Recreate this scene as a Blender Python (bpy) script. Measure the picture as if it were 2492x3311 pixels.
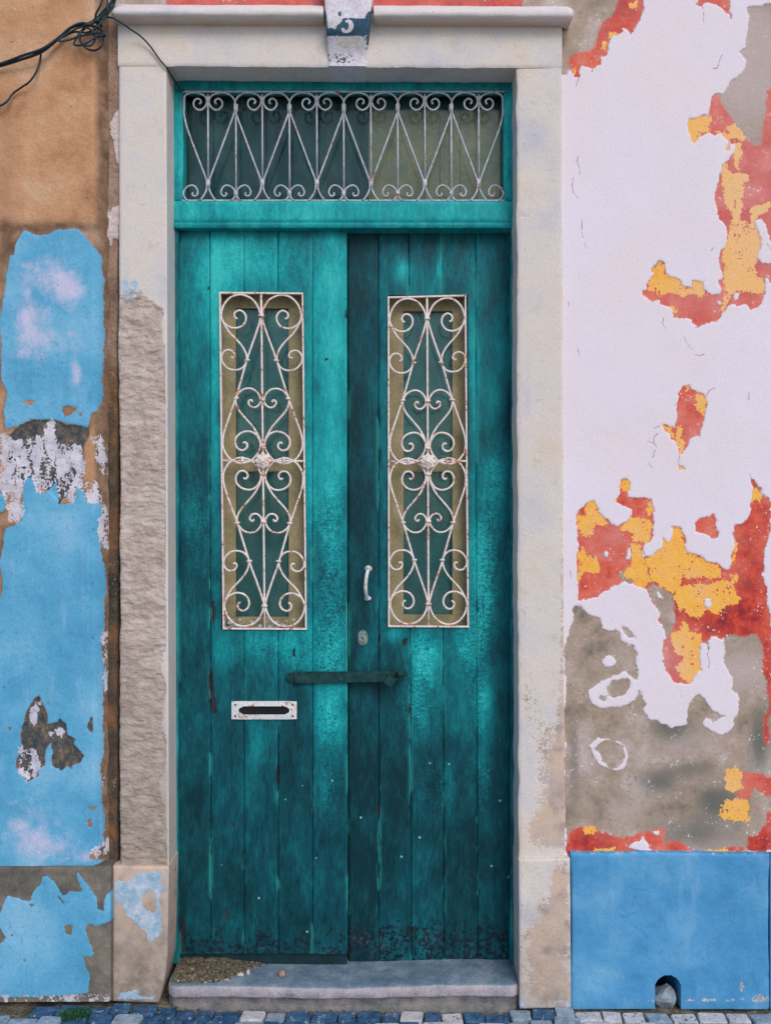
import bpy, bmesh, math, random
import numpy as np
R = math.radians
random.seed(7)
for o in list(bpy.data.objects): bpy.data.objects.remove(o)
scene = bpy.context.scene
C = scene.collection

# ------------------------------------------------------------------ camera, sky, sun, exposure
EYE, DIST, PPM = 1.543, 2.5, 1050.0          # eye height, metres to the stone face, photo pixels per metre on it
CX, CY = 1246.0, 1655.5
cd = bpy.data.cameras.new('camera'); cam = bpy.data.objects.new('camera', cd); C.objects.link(cam)
cam.location = (0, -DIST, EYE); cam.rotation_euler = (R(90), 0, 0)
cd.sensor_fit = 'VERTICAL'; cd.sensor_height = 36.0; cd.lens = 36.0*DIST/(3311.0/PPM)
cd.clip_start = 0.05; cd.clip_end = 500
scene.camera = cam
SUN_EL, SUN_AZ = 40.0, 156.0
w = bpy.data.worlds.new('World'); scene.world = w; w.use_nodes = True
nt = w.node_tree; nt.nodes.clear()
sk = nt.nodes.new('ShaderNodeTexSky'); sk.sky_type = 'NISHITA'; sk.sun_disc = False
sk.sun_elevation = R(SUN_EL); sk.sun_rotation = R(SUN_AZ)
sk.air_density = 1.0; sk.dust_density = 1.5; sk.ozone_density = 1.0
bg = nt.nodes.new('ShaderNodeBackground'); bg.inputs[1].default_value = 0.12
wo = nt.nodes.new('ShaderNodeOutputWorld')
nt.links.new(sk.outputs[0], bg.inputs[0]); nt.links.new(bg.outputs[0], wo.inputs[0])
ld = bpy.data.lights.new('sun', 'SUN'); ld.energy = 1.3; ld.angle = R(32); ld.color = (1.0, 0.955, 0.92)
sun = bpy.data.objects.new('sun', ld); C.objects.link(sun)
el, az = R(SUN_EL), R(SUN_AZ)
from mathutils import Vector
sd = Vector((math.cos(el)*math.sin(az), math.cos(el)*math.cos(az), math.sin(el)))
sun.rotation_euler = (-sd).to_track_quat('-Z', 'Y').to_euler(); sun.location = sd*20
vs = scene.view_settings; vs.view_transform = 'Standard'; vs.look = 'None'; vs.gamma = 1.0; vs.use_curve_mapping = False
vs.exposure = 0.22

# ------------------------------------------------------------------ small helpers
def lin(r, g, b, k=1.0):
    f = lambda c: (c/12.92 if c <= .04045 else ((c+.055)/1.055)**2.4)
    return (f(r/255.)*k, f(g/255.)*k, f(b/255.)*k, 1.0)
def P(px, py, y=0.0):                        # photo pixel on the plane at depth y -> world point
    s = (DIST+y)/DIST/PPM
    return ((px-CX)*s, y, EYE+(CY-py)*s)
def tag(o, label=None, cat=None, group=None, kind=None):
    if label: o['label'] = label
    if cat: o['category'] = cat
    if group: o['group'] = group
    if kind: o['kind'] = kind
    return o
def empty(name, loc, label, cat, group=None):
    o = bpy.data.objects.new(name, None); C.objects.link(o); o.location = loc; o.empty_display_size = .1
    return tag(o, label, cat, group, 'thing')
def link(name, me, mat=None, parent=None):
    o = bpy.data.objects.new(name, me); C.objects.link(o)
    if mat is not None and not me.materials: me.materials.append(mat)
    if parent is not None:
        o.parent = parent
        p = parent; off = Vector((0, 0, 0))
        while p is not None: off += p.location; p = p.parent
        o.location = -off
    return o
def mesh_np(name, V, F, smooth=True, attrs=None, F3=None):
    me = bpy.data.meshes.new(name)
    V = np.asarray(V, dtype=np.float32); F = np.asarray(F, dtype=np.int32).reshape(-1, 4)
    n4 = len(F); n3 = 0 if F3 is None else len(F3)
    me.vertices.add(len(V)); me.vertices.foreach_set('co', V.ravel())
    idx = F.ravel() if not n3 else np.concatenate([F.ravel(), np.asarray(F3, dtype=np.int32).ravel()])
    me.loops.add(len(idx)); me.loops.foreach_set('vertex_index', idx)
    st = np.concatenate([np.arange(n4)*4, n4*4+np.arange(n3)*3]).astype(np.int32)
    me.polygons.add(n4+n3); me.polygons.foreach_set('loop_start', st)
    me.polygons.foreach_set('use_smooth', np.full(n4+n3, smooth))
    me.update(calc_edges=True)
    if attrs:
        for k, a in attrs.items():
            at = me.attributes.new(k, 'FLOAT', 'POINT'); at.data.foreach_set('value', np.asarray(a, dtype=np.float32).ravel())
    return me

# value noise in numpy
def _h(ix, iy, s):
    n = (ix.astype(np.int64)*374761393 + iy.astype(np.int64)*668265263 + s*1442695041) & 0x7fffffff
    n = ((n ^ (n >> 13))*1274126177) & 0x7fffffff
    n = (n ^ (n >> 16)) & 0xffff
    return n/65535.0
def vnoise(x, y, s=0):
    ix, iy = np.floor(x), np.floor(y); fx, fy = x-ix, y-iy
    fx = fx*fx*(3-2*fx); fy = fy*fy*(3-2*fy)
    a, b = _h(ix, iy, s), _h(ix+1, iy, s); c, d = _h(ix, iy+1, s), _h(ix+1, iy+1, s)
    return (a*(1-fx)+b*fx)*(1-fy)+(c*(1-fx)+d*fx)*fy
def fbm(x, y, wl, octs=4, s=0, g=.5):
    t = np.zeros_like(x); amp = 1.; tot = 0.
    for i in range(octs):
        t += amp*(vnoise(x/wl+13.7*i, y/wl+5.1*i, s+i)-.5); tot += amp; amp *= g; wl *= .5
    return t/tot*2          # about -1..1
LIM = 70.0
def sdf(X, Y, poly):
    """signed distance, positive inside, clamped, in photo pixels"""
    poly = np.asarray(poly, dtype=float)
    out = np.full(X.shape, -LIM)
    x0, y0 = poly.min(0)-LIM; x1, y1 = poly.max(0)+LIM
    m = (X > x0) & (X < x1) & (Y > y0) & (Y < y1)
    if not m.any(): return out
    x, y = X[m], Y[m]; d2 = np.full(x.shape, LIM*LIM); ins = np.zeros(x.shape, bool)
    for (ax, ay), (bx, by) in zip(poly, np.roll(poly, -1, 0)):
        ex, ey = bx-ax, by-ay; L = ex*ex+ey*ey+1e-9
        t = np.clip(((x-ax)*ex+(y-ay)*ey)/L, 0, 1)
        d2 = np.minimum(d2, (x-ax-t*ex)**2+(y-ay-t*ey)**2)
        if abs(ey) > 1e-9: ins ^= ((ay > y) != (by > y)) & (x < ex*(y-ay)/ey+ax)
    out[m] = np.where(ins, 1, -1)*np.sqrt(d2)
    return out
def union(X, Y, polys):
    o = np.full(X.shape, -LIM)
    for p in polys: o = np.maximum(o, sdf(X, Y, p))
    return o
def linedist(X, Y, lines):
    o = np.full(X.shape, LIM)
    for l in lines:
        l = np.asarray(l, float); x0, y0 = l.min(0)-20; x1, y1 = l.max(0)+20
        m = (X > x0) & (X < x1) & (Y > y0) & (Y < y1)
        if not m.any(): continue
        x, y = X[m], Y[m]; d = o[m]
        for (ax, ay), (bx, by) in zip(l[:-1], l[1:]):
            ex, ey = bx-ax, by-ay; L = ex*ex+ey*ey+1e-9
            t = np.clip(((x-ax)*ex+(y-ay)*ey)/L, 0, 1)
            d = np.minimum(d, np.hypot(x-ax-t*ex, y-ay-t*ey))
        o[m] = d
    return o
def blobs(X, Y, L, f=1.4967):
    """soft patches of wear and tone: (cx, cy, sx, sy, amount), given in the 1665-wide view of the photo"""
    o = np.zeros(X.shape)
    for cx, cy, sx, sy, a in L:
        o += a*np.exp(-(((X-cx*f)/(sx*f))**2+((Y-cy*f)/(sy*f))**2))
    return o
def zoomed(x0, y0, s):
    return lambda pts: [(x0+x/s, y0+y/s) for x, y in pts]
Z1 = zoomed(0, 0, 1.665); Z2 = zoomed(900, 0, 1.665); Z3 = zoomed(1792, 0, 2.2114); Z4 = zoomed(0, 700, 2.2117)
Z9 = zoomed(1792, 900, 2.3786); Z10 = zoomed(1792, 1500, 2.3786); Z11 = zoomed(1792, 2100, 2.3786)
Z13 = zoomed(0, 1600, 2.0117); Z14 = zoomed(0, 2700, 2.3786); DV = zoomed(0, 0, 1/1.4967)

def relief(name, PX, PY, y0, thick, mat, parent=None, dy=None, attrs=None, keep=None, smooth=True, true=False):
    """a slab whose front is a lattice of photo positions at depth y0, dy pushes the front along Y; its rim runs back by thick"""
    ny, nx = PX.shape
    s = (DIST+y0)/DIST/PPM
    Y = np.full(PX.shape, float(y0)) if dy is None else y0+dy
    if true: s = (DIST+Y)/DIST/PPM
    V = np.stack([(PX-CX)*s, Y, EYE+(CY-PY)*s], -1).reshape(-1, 3)
    I = np.arange(nx*ny).reshape(ny, nx)
    q = np.stack([I[1:, :-1], I[1:, 1:], I[:-1, 1:], I[:-1, :-1]], -1).reshape(-1, 4)
    if keep is not None: q = q[keep.ravel()]
    e = np.concatenate([q[:, [0, 1]], q[:, [1, 2]], q[:, [2, 3]], q[:, [3, 0]]])
    key = np.minimum(e[:, 0], e[:, 1]).astype(np.int64)*(nx*ny)+np.maximum(e[:, 0], e[:, 1])
    u, inv, cnt = np.unique(key, return_inverse=True, return_counts=True)
    b = e[cnt[inv] == 1]
    n = len(V); m = len(b)
    VA = V[b[:, 0]].copy(); VB = V[b[:, 1]].copy(); VC = VB.copy(); VD = VA.copy()
    VC[:, 1] = y0+thick; VD[:, 1] = y0+thick
    k = np.arange(m)
    sk_ = np.stack([n+k+m, n+k, n+k+3*m, n+k+2*m], -1)
    V2 = np.concatenate([V, VA, VB, VC, VD]); F = np.concatenate([q, sk_])
    a2 = {}
    for kx, a in (attrs or {}).items():
        a = np.asarray(a).ravel(); a2[kx] = np.concatenate([a, a[b[:, 0]], a[b[:, 1]], a[b[:, 1]], a[b[:, 0]]])
    me = mesh_np(name, V2, F, smooth, a2)
    sm = np.concatenate([np.full(len(q), smooth), np.zeros(m, bool)]); me.polygons.foreach_set('use_smooth', sm)
    # drop lattice points that no face uses
    if keep is not None:
        bm = bmesh.new(); bm.from_mesh(me)
        bmesh.ops.delete(bm, geom=[v for v in bm.verts if not v.link_faces], context='VERTS'); bm.to_mesh(me); bm.free()
    return link(name, me, mat, parent)
def steps(*seg):
    """steps((a,b,step),...) -> sorted coordinates"""
    L = []
    for a, b, st in seg: L.append(np.linspace(a, b, max(2, int(round(abs(b-a)/st))+1)))
    return np.unique(np.round(np.concatenate(L), 3))
def lattice(xs, ys):
    return np.meshgrid(xs, ys)
def quad_lattice(tl, tr, br, bl, st):
    nx = max(2, int(max(tr[0]-tl[0], br[0]-bl[0])/st)+1); ny = max(2, int(max(bl[1]-tl[1], br[1]-tr[1])/st)+1)
    u, v = np.meshgrid(np.linspace(0, 1, nx), np.linspace(0, 1, ny))
    f = lambda i: (tl[i]*(1-u)+tr[i]*u)*(1-v)+(bl[i]*(1-u)+br[i]*u)*v
    return f(0), f(1), u, v
def box_bm(bm, a, b, bev=0.0, jit=0.0):
    r = bmesh.ops.create_cube(bm, size=1)
    for v in r['verts']:
        v.co = Vector([(a[i]+b[i])/2+v.co[i]*(b[i]-a[i])+random.uniform(-jit, jit) for i in range(3)])
    if bev:
        es = list({e for v in r['verts'] for e in v.link_edges})
        bmesh.ops.bevel(bm, geom=es, offset=bev, segments=2, profile=.6, affect='EDGES')
def bm_obj(name, bm, mat, parent=None, smooth=False):
    me = bpy.data.meshes.new(name); bmesh.ops.recalc_face_normals(bm, faces=bm.faces); bm.to_mesh(me); bm.free()
    if smooth:
        me.polygons.foreach_set('use_smooth', np.ones(len(me.polygons), bool))
    return link(name, me, mat, parent)
def catmull(pts, n=6):
    pts = [Vector(p) for p in pts]; out = []
    for i in range(len(pts)-1):
        p0 = pts[max(i-1, 0)]; p1 = pts[i]; p2 = pts[i+1]; p3 = pts[min(i+2, len(pts)-1)]
        for k in range(n):
            t = k/n
            out.append(.5*((2*p1)+(p2-p0)*t+(2*p0-5*p1+4*p2-p3)*t*t+(3*p1-p0-3*p2+p3)*t**3))
    out.append(pts[-1]); return out
def tube(name, pts, rad, mat, parent=None, n=6, sides=6, taper=None, ball=0, flat=1.0):
    c = catmull(pts, n) if n > 1 else [Vector(p) for p in pts]
    V, F, F3 = [], [], []; up = None
    for i, p in enumerate(c):
        t = (c[min(i+1, len(c)-1)]-c[max(i-1, 0)]); t = t.normalized() if t.length > 1e-9 else Vector((0, 0, 1))
        if up is None:
            a = Vector((0, 1, 0)) if abs(t.y) < .9 else Vector((1, 0, 0)); up = (a-t*a.dot(t)).normalized()
        else: up = (up-t*up.dot(t)).normalized()
        sd_ = t.cross(up); r = rad
        if taper: r = rad*taper(i/(len(c)-1))
        for k in range(sides):
            an = 2*math.pi*k/sides; V.append(p+up*math.cos(an)*r*flat+sd_*math.sin(an)*r)
    for i in range(len(c)-1):
        for k in range(sides):
            a = i*sides+k; b = i*sides+(k+1) % sides
            F.append((a, b, b+sides, a+sides))
    for i, flip in ((0, 1), (len(c)-1, 0)):
        V.append(c[i]); cc = len(V)-1
        for k in range(sides):
            a = i*sides+k; b = i*sides+(k+1) % sides
            F3.append((cc, b, a) if flip else (cc, a, b))
    o = link(name, mesh_np(name, [tuple(v) for v in V], F, True, None, F3), mat, parent)
    return o

def rock(bm, c, r, seed, sq=(1, 1, 1), sub=2, rough=.35):
    rr_ = random.Random(seed); q = bmesh.ops.create_icosphere(bm, subdivisions=sub, radius=1)
    pl = [(Vector((rr_.gauss(0, 1), rr_.gauss(0, 1), rr_.gauss(0, 1))).normalized(), rr_.uniform(1-rough, 1)) for _ in range(9)]
    for v in q['verts']:
        d = v.co.normalized(); m_ = 1.0
        for nrm, h_ in pl:
            dd = d.dot(nrm)
            if dd > 1e-3: m_ = min(m_, h_/dd)
        v.co = Vector(c)+Vector((d.x*sq[0], d.y*sq[1], d.z*sq[2]))*(r*min(m_, 1.15))
# ------------------------------------------------------------------ material builder
class M:
    def __init__(s, name):
        s.m = bpy.data.materials.new(name); s.m.use_nodes = True; s.t = s.m.node_tree; s.t.nodes.clear()
        s.pos = s.t.nodes.new('ShaderNodeNewGeometry').outputs['Position']
    def set(s, sock, v):
        if isinstance(v, bpy.types.NodeSocket): s.t.links.new(v, sock)
        elif v is not None:
            if hasattr(sock, 'default_value'):
                if isinstance(v, (tuple, list)) and len(v) == 4 and sock.type == 'VECTOR': v = v[:3]
                sock.default_value = v
    def attr(s, n):
        a = s.t.nodes.new('ShaderNodeAttribute'); a.attribute_name = n; return a.outputs['Fac']
    def scale(s, v, sc):
        n = s.t.nodes.new('ShaderNodeVectorMath'); n.operation = 'MULTIPLY'; s.set(n.inputs[0], v); n.inputs[1].default_value = sc; return n.outputs[0]
    def noise(s, sc, det=4, rough=.55, vec=None, dist=0.0, st=None):
        n = s.t.nodes.new('ShaderNodeTexNoise'); v = vec or s.pos
        if st: v = s.scale(v, st)
        s.set(n.inputs['Vector'], v); n.inputs['Scale'].default_value = sc; n.inputs['Detail'].default_value = min(det, 4 if sc < 20 else (3 if sc < 60 else (2 if sc < 120 else 1)))
        n.inputs['Roughness'].default_value = rough; n.inputs['Distortion'].default_value = dist
        return n.outputs[0]
    def voro(s, sc, feat='F1', st=None, out=0, rnd=1.0):
        n = s.t.nodes.new('ShaderNodeTexVoronoi'); n.feature = feat; v = s.scale(s.pos, st) if st else s.pos
        s.set(n.inputs['Vector'], v); n.inputs['Scale'].default_value = sc; n.inputs['Randomness'].default_value = rnd
        return n.outputs[out]
    def math(s, op, a, b=None, c=None, clamp=False):
        n = s.t.nodes.new('ShaderNodeMath'); n.operation = op; n.use_clamp = clamp
        s.set(n.inputs[0], a)
        if b is not None: s.set(n.inputs[1], b)
        if c is not None: s.set(n.inputs[2], c)
        return n.outputs[0]
    def rng(s, v, a, b, c=0.0, d=1.0, smooth=True):
        n = s.t.nodes.new('ShaderNodeMapRange'); n.interpolation_type = 'SMOOTHSTEP' if smooth else 'LINEAR'
        s.set(n.inputs[0], v)
        for i, x in enumerate((a, b, c, d)): n.inputs[i+1].default_value = x
        return n.outputs[0]
    def mix(s, f, a, b, mode='MIX'):
        n = s.t.nodes.new('ShaderNodeMix'); n.data_type = 'RGBA'; n.blend_type = mode
        s.set(n.inputs[0], f); s.set(n.inputs[6], a); s.set(n.inputs[7], b); return n.outputs[2]
    def ramp(s, f, stops):
        n = s.t.nodes.new('ShaderNodeValToRGB'); s.set(n.inputs[0], f); e = n.color_ramp.elements
        while len(e) < len(stops): e.new(.5)
        for i, (p, c) in enumerate(stops): e[i].position = p; e[i].color = c
        return n.outputs[0]
    def add(s, *a):
        r = a[0]
        for x in a[1:]: r = s.math('ADD', r, x)
        return r
    def mul(s, a, b): return s.math('MULTIPLY', a, b)
    def sub(s, a, b): return s.math('SUBTRACT', a, b)
    def wob(s, a, sc, amp, det=4):      # add centred noise
        return s.math('ADD', a, s.math('MULTIPLY', s.math('SUBTRACT', s.noise(sc, det, .6), .5), amp))
    def sep(s, ax):
        n = s.t.nodes.new('ShaderNodeSeparateXYZ'); s.t.links.new(s.pos, n.inputs[0]); return n.outputs[ax]
    def out(s, col, rough=.8, height=None, metal=0.0, spec=.3, coat=0.0, grain=.16):
        if grain and isinstance(col, bpy.types.NodeSocket):
            g = s.rng(s.noise(150, 1, .7), .25, .75, 1-grain, 1+grain, False)
            cb_ = s.t.nodes.new('ShaderNodeCombineXYZ')
            for i in range(3): s.t.links.new(g, cb_.inputs[i])
            col = s.mix(1.0, col, cb_.outputs[0], 'MULTIPLY')
        b = s.t.nodes.new('ShaderNodeBsdfPrincipled'); s.set(b.inputs['Base Color'], col); s.set(b.inputs['Roughness'], rough)
        s.set(b.inputs['Metallic'], metal); s.set(b.inputs['Specular IOR Level'], spec); s.set(b.inputs['Coat Weight'], coat)
        if height is not None:
            bp = s.t.nodes.new('ShaderNodeBump'); bp.inputs['Strength'].default_value = 1.0; bp.inputs['Distance'].default_value = 1.0
            s.set(bp.inputs['Height'], height); s.t.links.new(bp.outputs[0], b.inputs['Normal'])
        o = s.t.nodes.new('ShaderNodeOutputMaterial'); s.t.links.new(b.outputs[0], o.inputs[0]); s.b = b; s.o = o
        return s.m
K = 1.08
def T(r, g, b, k=1.0): return lin(r, g, b, K*k)

# --- peeling right wall
def mat_right_wall():
    m = M('peeling_plaster_right')
    e = m.wob(m.wob(m.attr('E'), 70, 11.0), 220, 5.0); r = m.wob(m.attr('R'), 70, 22.0); y = m.wob(m.wob(m.attr('Y'), 130, 26.0), 38, 24.0)
    em = m.rng(e, -.8, .8); rm = m.rng(r, -5, 5); ym = m.rng(y, -1, 1)
    n1 = m.noise(3, 5); n2 = m.noise(14, 5, .6); n3 = m.noise(160, 3)
    white = m.mix(m.rng(n1, .35, .65), T(223, 214, 226), T(223, 211, 218)); white = m.mix(m.rng(n2, .5, .75, 0, .3), white, T(214, 208, 220))
    grey = m.ramp(m.noise(7, 7, .7), [(.3, T(112, 110, 102)), (.42, T(158, 140, 124)), (.53, T(170, 152, 140)), (.64, T(186, 172, 166))]); grey = m.mix(m.rng(m.noise(60, 3, .7), .58, .7, 0, .5), grey, T(120, 110, 98))
    grey = m.mix(m.rng(m.attr('GL'), 0, 1), grey, T(184, 168, 164)); grey = m.mix(m.rng(m.attr('GD'), 0, 1), grey, T(106, 106, 98))
    red = m.ramp(m.noise(19, 7, .7), [(.28, T(164, 62, 60)), (.42, T(208, 90, 74)), (.55, T(216, 110, 92)), (.7, T(212, 134, 122))])
    red = m.mix(m.attr('RD'), red, m.ramp(m.noise(22, 6, .7), [(.33, T(138, 46, 54)), (.5, T(190, 64, 54)), (.66, T(212, 92, 72))]))
    red = m.mix(m.attr('RL'), red, m.ramp(n2, [(.35, T(200, 108, 104)), (.65, T(214, 140, 134))]))
    yel = m.ramp(m.noise(12, 6), [(.3, T(238, 168, 70)), (.5, T(240, 180, 84)), (.7, T(234, 176, 108))])
    yel = m.mix(m.attr('RL'), yel, T(232, 186, 138))
    under = m.mix(ym, m.mix(rm, grey, red), yel)
    under = m.mix(m.mul(m.rng(m.noise(110, 4, .7), .64, .68), m.rng(m.noise(14, 3), .5, .6)), under, T(222, 205, 205))        # flecks of lime left behind
    under = m.mix(m.mul(m.rng(e, 5.5, .0), m.rng(m.noise(55, 3, .7), .4, .6, .1, .7)), under, T(196, 176, 178))
    base = m.mix(em, white, under)
    ck = m.wob(m.attr('CR'), 60, 2.0)
    base = m.mix(m.rng(ck, 2.2, .6, 0, .75), base, T(132, 106, 104))
    h = m.add(m.mul(em, -.0009), m.mul(ym, m.mul(em, .0002)), m.mul(n2, .0012), m.mul(n3, m.add(m.mul(em, .0007), .0003)), m.mul(m.rng(ck, 2.4, .8), -.0006))
    return m.out(base, .85, h, spec=.2, grain=.05)
# --- stone of the door surround
def mat_stone():
    m = M('lime_painted_stone')
    er = m.rng(m.wob(m.wob(m.attr('ER'), 60, 22.0), 200, 10.), -6, 9); bl = m.rng(m.wob(m.wob(m.attr('BL'), 80, 12.0), 260, 8.), -1, 1); tn = m.attr('TN')
    n1 = m.noise(5, 6, .6); n2 = m.noise(30, 6, .6); n3 = m.noise(220, 3, .6)
    pale = m.ramp(n1, [(.28, T(186, 184, 194)), (.42, T(202, 196, 196)), (.55, T(210, 201, 194)), (.72, T(208, 192, 178))])
    pale = m.mix(m.rng(m.noise(16, 4, .7), .56, .68, 0, .5), pale, T(196, 178, 162)); pale = m.mix(m.rng(m.noise(42, 3, .7), .62, .7, 0, .35), pale, T(168, 160, 160))
    pale = m.mix(m.rng(m.noise(13, 6, .65, st=(1, 1, .35)), .58, .72, 0, .55), pale, T(184, 184, 200))
    tan = m.ramp(m.noise(18, 7, .65), [(.3, T(156, 140, 131)), (.5, T(180, 163, 155)), (.68, T(198, 183, 176))])
    tan = m.mix(m.rng(m.noise(5.5, 4, .6), .45, .65, 0, .6), tan, m.ramp(m.noise(30, 3, .7), [(.35, T(180, 166, 158)), (.65, T(204, 190, 182))])); tan = m.mix(m.rng(m.noise(7.5, 4, .65), .54, .66, 0, .6), tan, T(150, 128, 114))
    grime = m.ramp(m.noise(26, 7, .68), [(.3, T(118, 108, 98)), (.5, T(150, 136, 124)), (.7, T(172, 158, 148))])
    blue = m.ramp(m.noise(40, 6, .7), [(.3, T(124, 162, 186)), (.5, T(160, 182, 200)), (.68, T(194, 200, 214))])
    tans = m.rng(m.wob(m.wob(tn, 45, .9), 160, .7), .46, .54)
    c = m.mix(tans, pale, m.mix(m.rng(m.noise(9, 5), .4, .6), tan, T(200, 176, 158)))
    c = m.mix(er, c, tan); c = m.mix(m.attr('GR'), c, grime); c = m.mix(bl, c, blue)
    c = m.mix(m.rng(m.noise(70, 4, .7), .7, .76, 0, .6), c, T(110, 100, 98))
    lip = m.noise(34, 3, .55, st=(1.0, 1, 1.7), dist=.5)                     # thin flaking ledges of the worn stone
    h = m.add(m.mul(er, -.001), m.mul(m.mul(lip, er), .0065), m.mul(n2, .0012), m.mul(n3, m.add(.0004, m.mul(er, .0012))), m.mul(bl, .0006))
    return m.out(c, .85, h, spec=.2, grain=.08)
# --- left wall
def mat_left_wall():
    m = M('peeling_plaster_left')
    b = m.rng(m.wob(m.wob(m.attr('B'), 80, 10.0), 230, 5.), -.8, .8); wh = m.rng(m.add(m.attr('W'), m.mul(m.sub(m.noise(30, 3, .7, st=(1, 1, .4)), .5), 46.), m.mul(m.sub(m.noise(140, 2, .7), .5), 26.)), -1, 1); dk = m.rng(m.wob(m.attr('D'), 60, 14.0), -4, 4)
    n1 = m.noise(4, 6, .6); n2 = m.noise(22, 6, .6); n3 = m.noise(180, 4, .65)
    blue = m.ramp(m.noise(5, 6, .6), [(.3, T(76, 150, 188)), (.5, T(96, 166, 202)), (.7, T(128, 182, 212))]); blue = m.mix(m.rng(m.noise(24, 4, .7, st=(1, 1, .25)), .52, .72, 0, .45), blue, T(130, 178, 212)); blue = m.mix(m.rng(m.noise(70, 3, .7), .6, .7, 0, .35), blue, T(64, 124, 168))
    blue = m.mix(m.rng(m.wob(m.wob(m.attr('CL'), 22, 1.3, 6), 8, 1.2), .2, 1.15), blue, T(190, 190, 216))
    orange = m.ramp(m.noise(7, 7, .65), [(.28, T(150, 108, 80)), (.45, T(184, 138, 104)), (.58, T(194, 150, 116)), (.72, T(202, 168, 140))])
    brown = m.ramp(m.noise(15, 7, .65), [(.3, T(96, 74, 60)), (.5, T(132, 104, 84)), (.7, T(160, 134, 116))])
    slate = m.ramp(m.noise(40, 6, .7), [(.32, T(48, 58, 66)), (.5, T(84, 84, 84)), (.62, T(116, 100, 84)), (.74, T(150, 140, 138))])
    lime = m.ramp(n2, [(.3, T(176, 174, 186)), (.6, T(204, 200, 212))])
    conc = m.ramp(m.noise(12, 7, .65), [(.3, T(84, 84, 80)), (.5, T(112, 106, 98)), (.7, T(140, 128, 116))])
    c = m.mix(m.attr('BR'), orange, brown); c = m.mix(m.attr('CO'), c, conc); c = m.mix(dk, c, slate)
    c = m.mix(b, c, blue); c = m.mix(wh, c, lime)
    c = m.mix(m.rng(m.noise(60, 4, .7), .7, .76, 0, .7), c, T(76, 70, 70))
    h = m.add(m.mul(b, .0006), m.mul(wh, .0006), m.mul(n2, .002), m.mul(n3, m.sub(.0013, m.mul(b, .0008))), m.mul(m.noise(75, 5, .6), m.sub(.002, m.mul(b, .0014))))
    return m.out(c, .88, h, spec=.15, grain=.09)
def mat_groove():
    m = M('damp_mortar')
    z = m.sep(2); n = m.noise(13, 7, .65, st=(1, 1, .5))
    top = m.ramp(n, [(.3, T(120, 98, 84)), (.5, T(146, 120, 102)), (.7, T(160, 142, 134))])
    bot = m.ramp(n, [(.3, T(58, 54, 48)), (.48, T(82, 72, 60)), (.6, T(120, 84, 56)), (.74, T(118, 112, 104))])
    c = m.mix(m.rng(m.wob(z, 6, .5), 1.85, 2.3), bot, top)
    c = m.mix(m.rng(m.wob(m.attr('L'), 60, 8), -1, 1), c, m.ramp(n, [(.35, T(184, 168, 172)), (.6, T(206, 192, 188))]))
    c = m.mix(m.mul(m.rng(m.noise(110, 4, .7), .6, .68, 0, .6), m.rng(m.noise(9, 3), .5, .62)), c, T(160, 146, 136))
    return m.out(c, .9, m.add(m.mul(m.noise(60, 6, .65), .006), m.mul(m.rng(m.attr('L'), -1, 1), .002)), spec=.15)
# --- teal door paint
def mat_teal(name, shift=0.0):
    m = M(name)
    f = m.attr('F'); n1 = m.noise(8, 7, .62, st=(1, 1, .5)); n2 = m.noise(40, 6, .65, st=(1, 1, .35)); n3 = m.noise(150, 4, .7, st=(1, 1, .2))
    wr = m.mul(m.mul(m.sub(m.noise(105, 2, .6, st=(1, 1, 1.35), dist=.8), .5), 1.5), m.attr('CK'))
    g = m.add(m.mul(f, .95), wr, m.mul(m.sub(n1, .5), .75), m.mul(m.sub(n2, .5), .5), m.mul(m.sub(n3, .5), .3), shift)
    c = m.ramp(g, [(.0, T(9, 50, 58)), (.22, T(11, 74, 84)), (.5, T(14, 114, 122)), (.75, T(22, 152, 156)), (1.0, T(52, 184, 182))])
    ch = m.rng(m.wob(m.attr('CH'), 120, 6), -1, 1)
    c = m.mix(ch, c, m.ramp(n2, [(.35, T(34, 36, 44)), (.65, T(58, 52, 58))]))
    sm = m.math('GREATER_THAN', m.voro(19, out=1), .62)
    sp = m.rng(m.voro(19), .085, .055); rnd = m.noise(9.3, 1)
    c = m.mix(m.mul(m.mul(sp, m.rng(rnd, .52, .56)), m.attr('SP')), c, T(150, 196, 196))
    bt = m.mul(m.rng(m.wob(m.attr('BT'), 30, 1.2), .5, .56), m.rng(m.noise(75, 5, .7), .47, .53))
    c = m.mix(bt, c, m.ramp(n2, [(.4, T(16, 32, 42)), (.62, T(34, 44, 54))]))
    pk = m.mul(m.rng(m.wob(m.attr('BT'), 24, 1.0), .55, .65), m.rng(m.noise(33, 5, .7), .62, .66))
    c = m.mix(m.mul(pk, .5), c, T(76, 84, 98))
    gr = m.mul(m.rng(m.noise(90, 2, .6, st=(1, 1, .02)), .66, .72), m.rng(m.noise(12, 3), .45, .6)); c = m.mix(m.mul(gr, .5), c, T(8, 44, 52))
    ed = m.mul(m.attr('ED'), m.rng(m.noise(16, 6, .7, st=(1, 1, .25)), .52, .6))
    c = m.mix(m.mul(ed, .75), c, T(58, 172, 166))
    h = m.add(m.mul(n3, .0008), m.mul(n2, .0012), m.mul(ch, -.0012), m.mul(wr, .0011))
    return m.out(c, m.rng(n2, .3, .7, .45, .65), h, spec=.16, grain=.12)
def mat_simple(name, stops, sc, rough=.8, bump=.001, bsc=80, spec=.3, metal=0.0, st=None):
    m = M(name); return m.out(m.ramp(m.noise(sc, 6, .65, st=st), stops), rough, m.mul(m.noise(bsc, 5, .65), bump), metal, spec)
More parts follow.
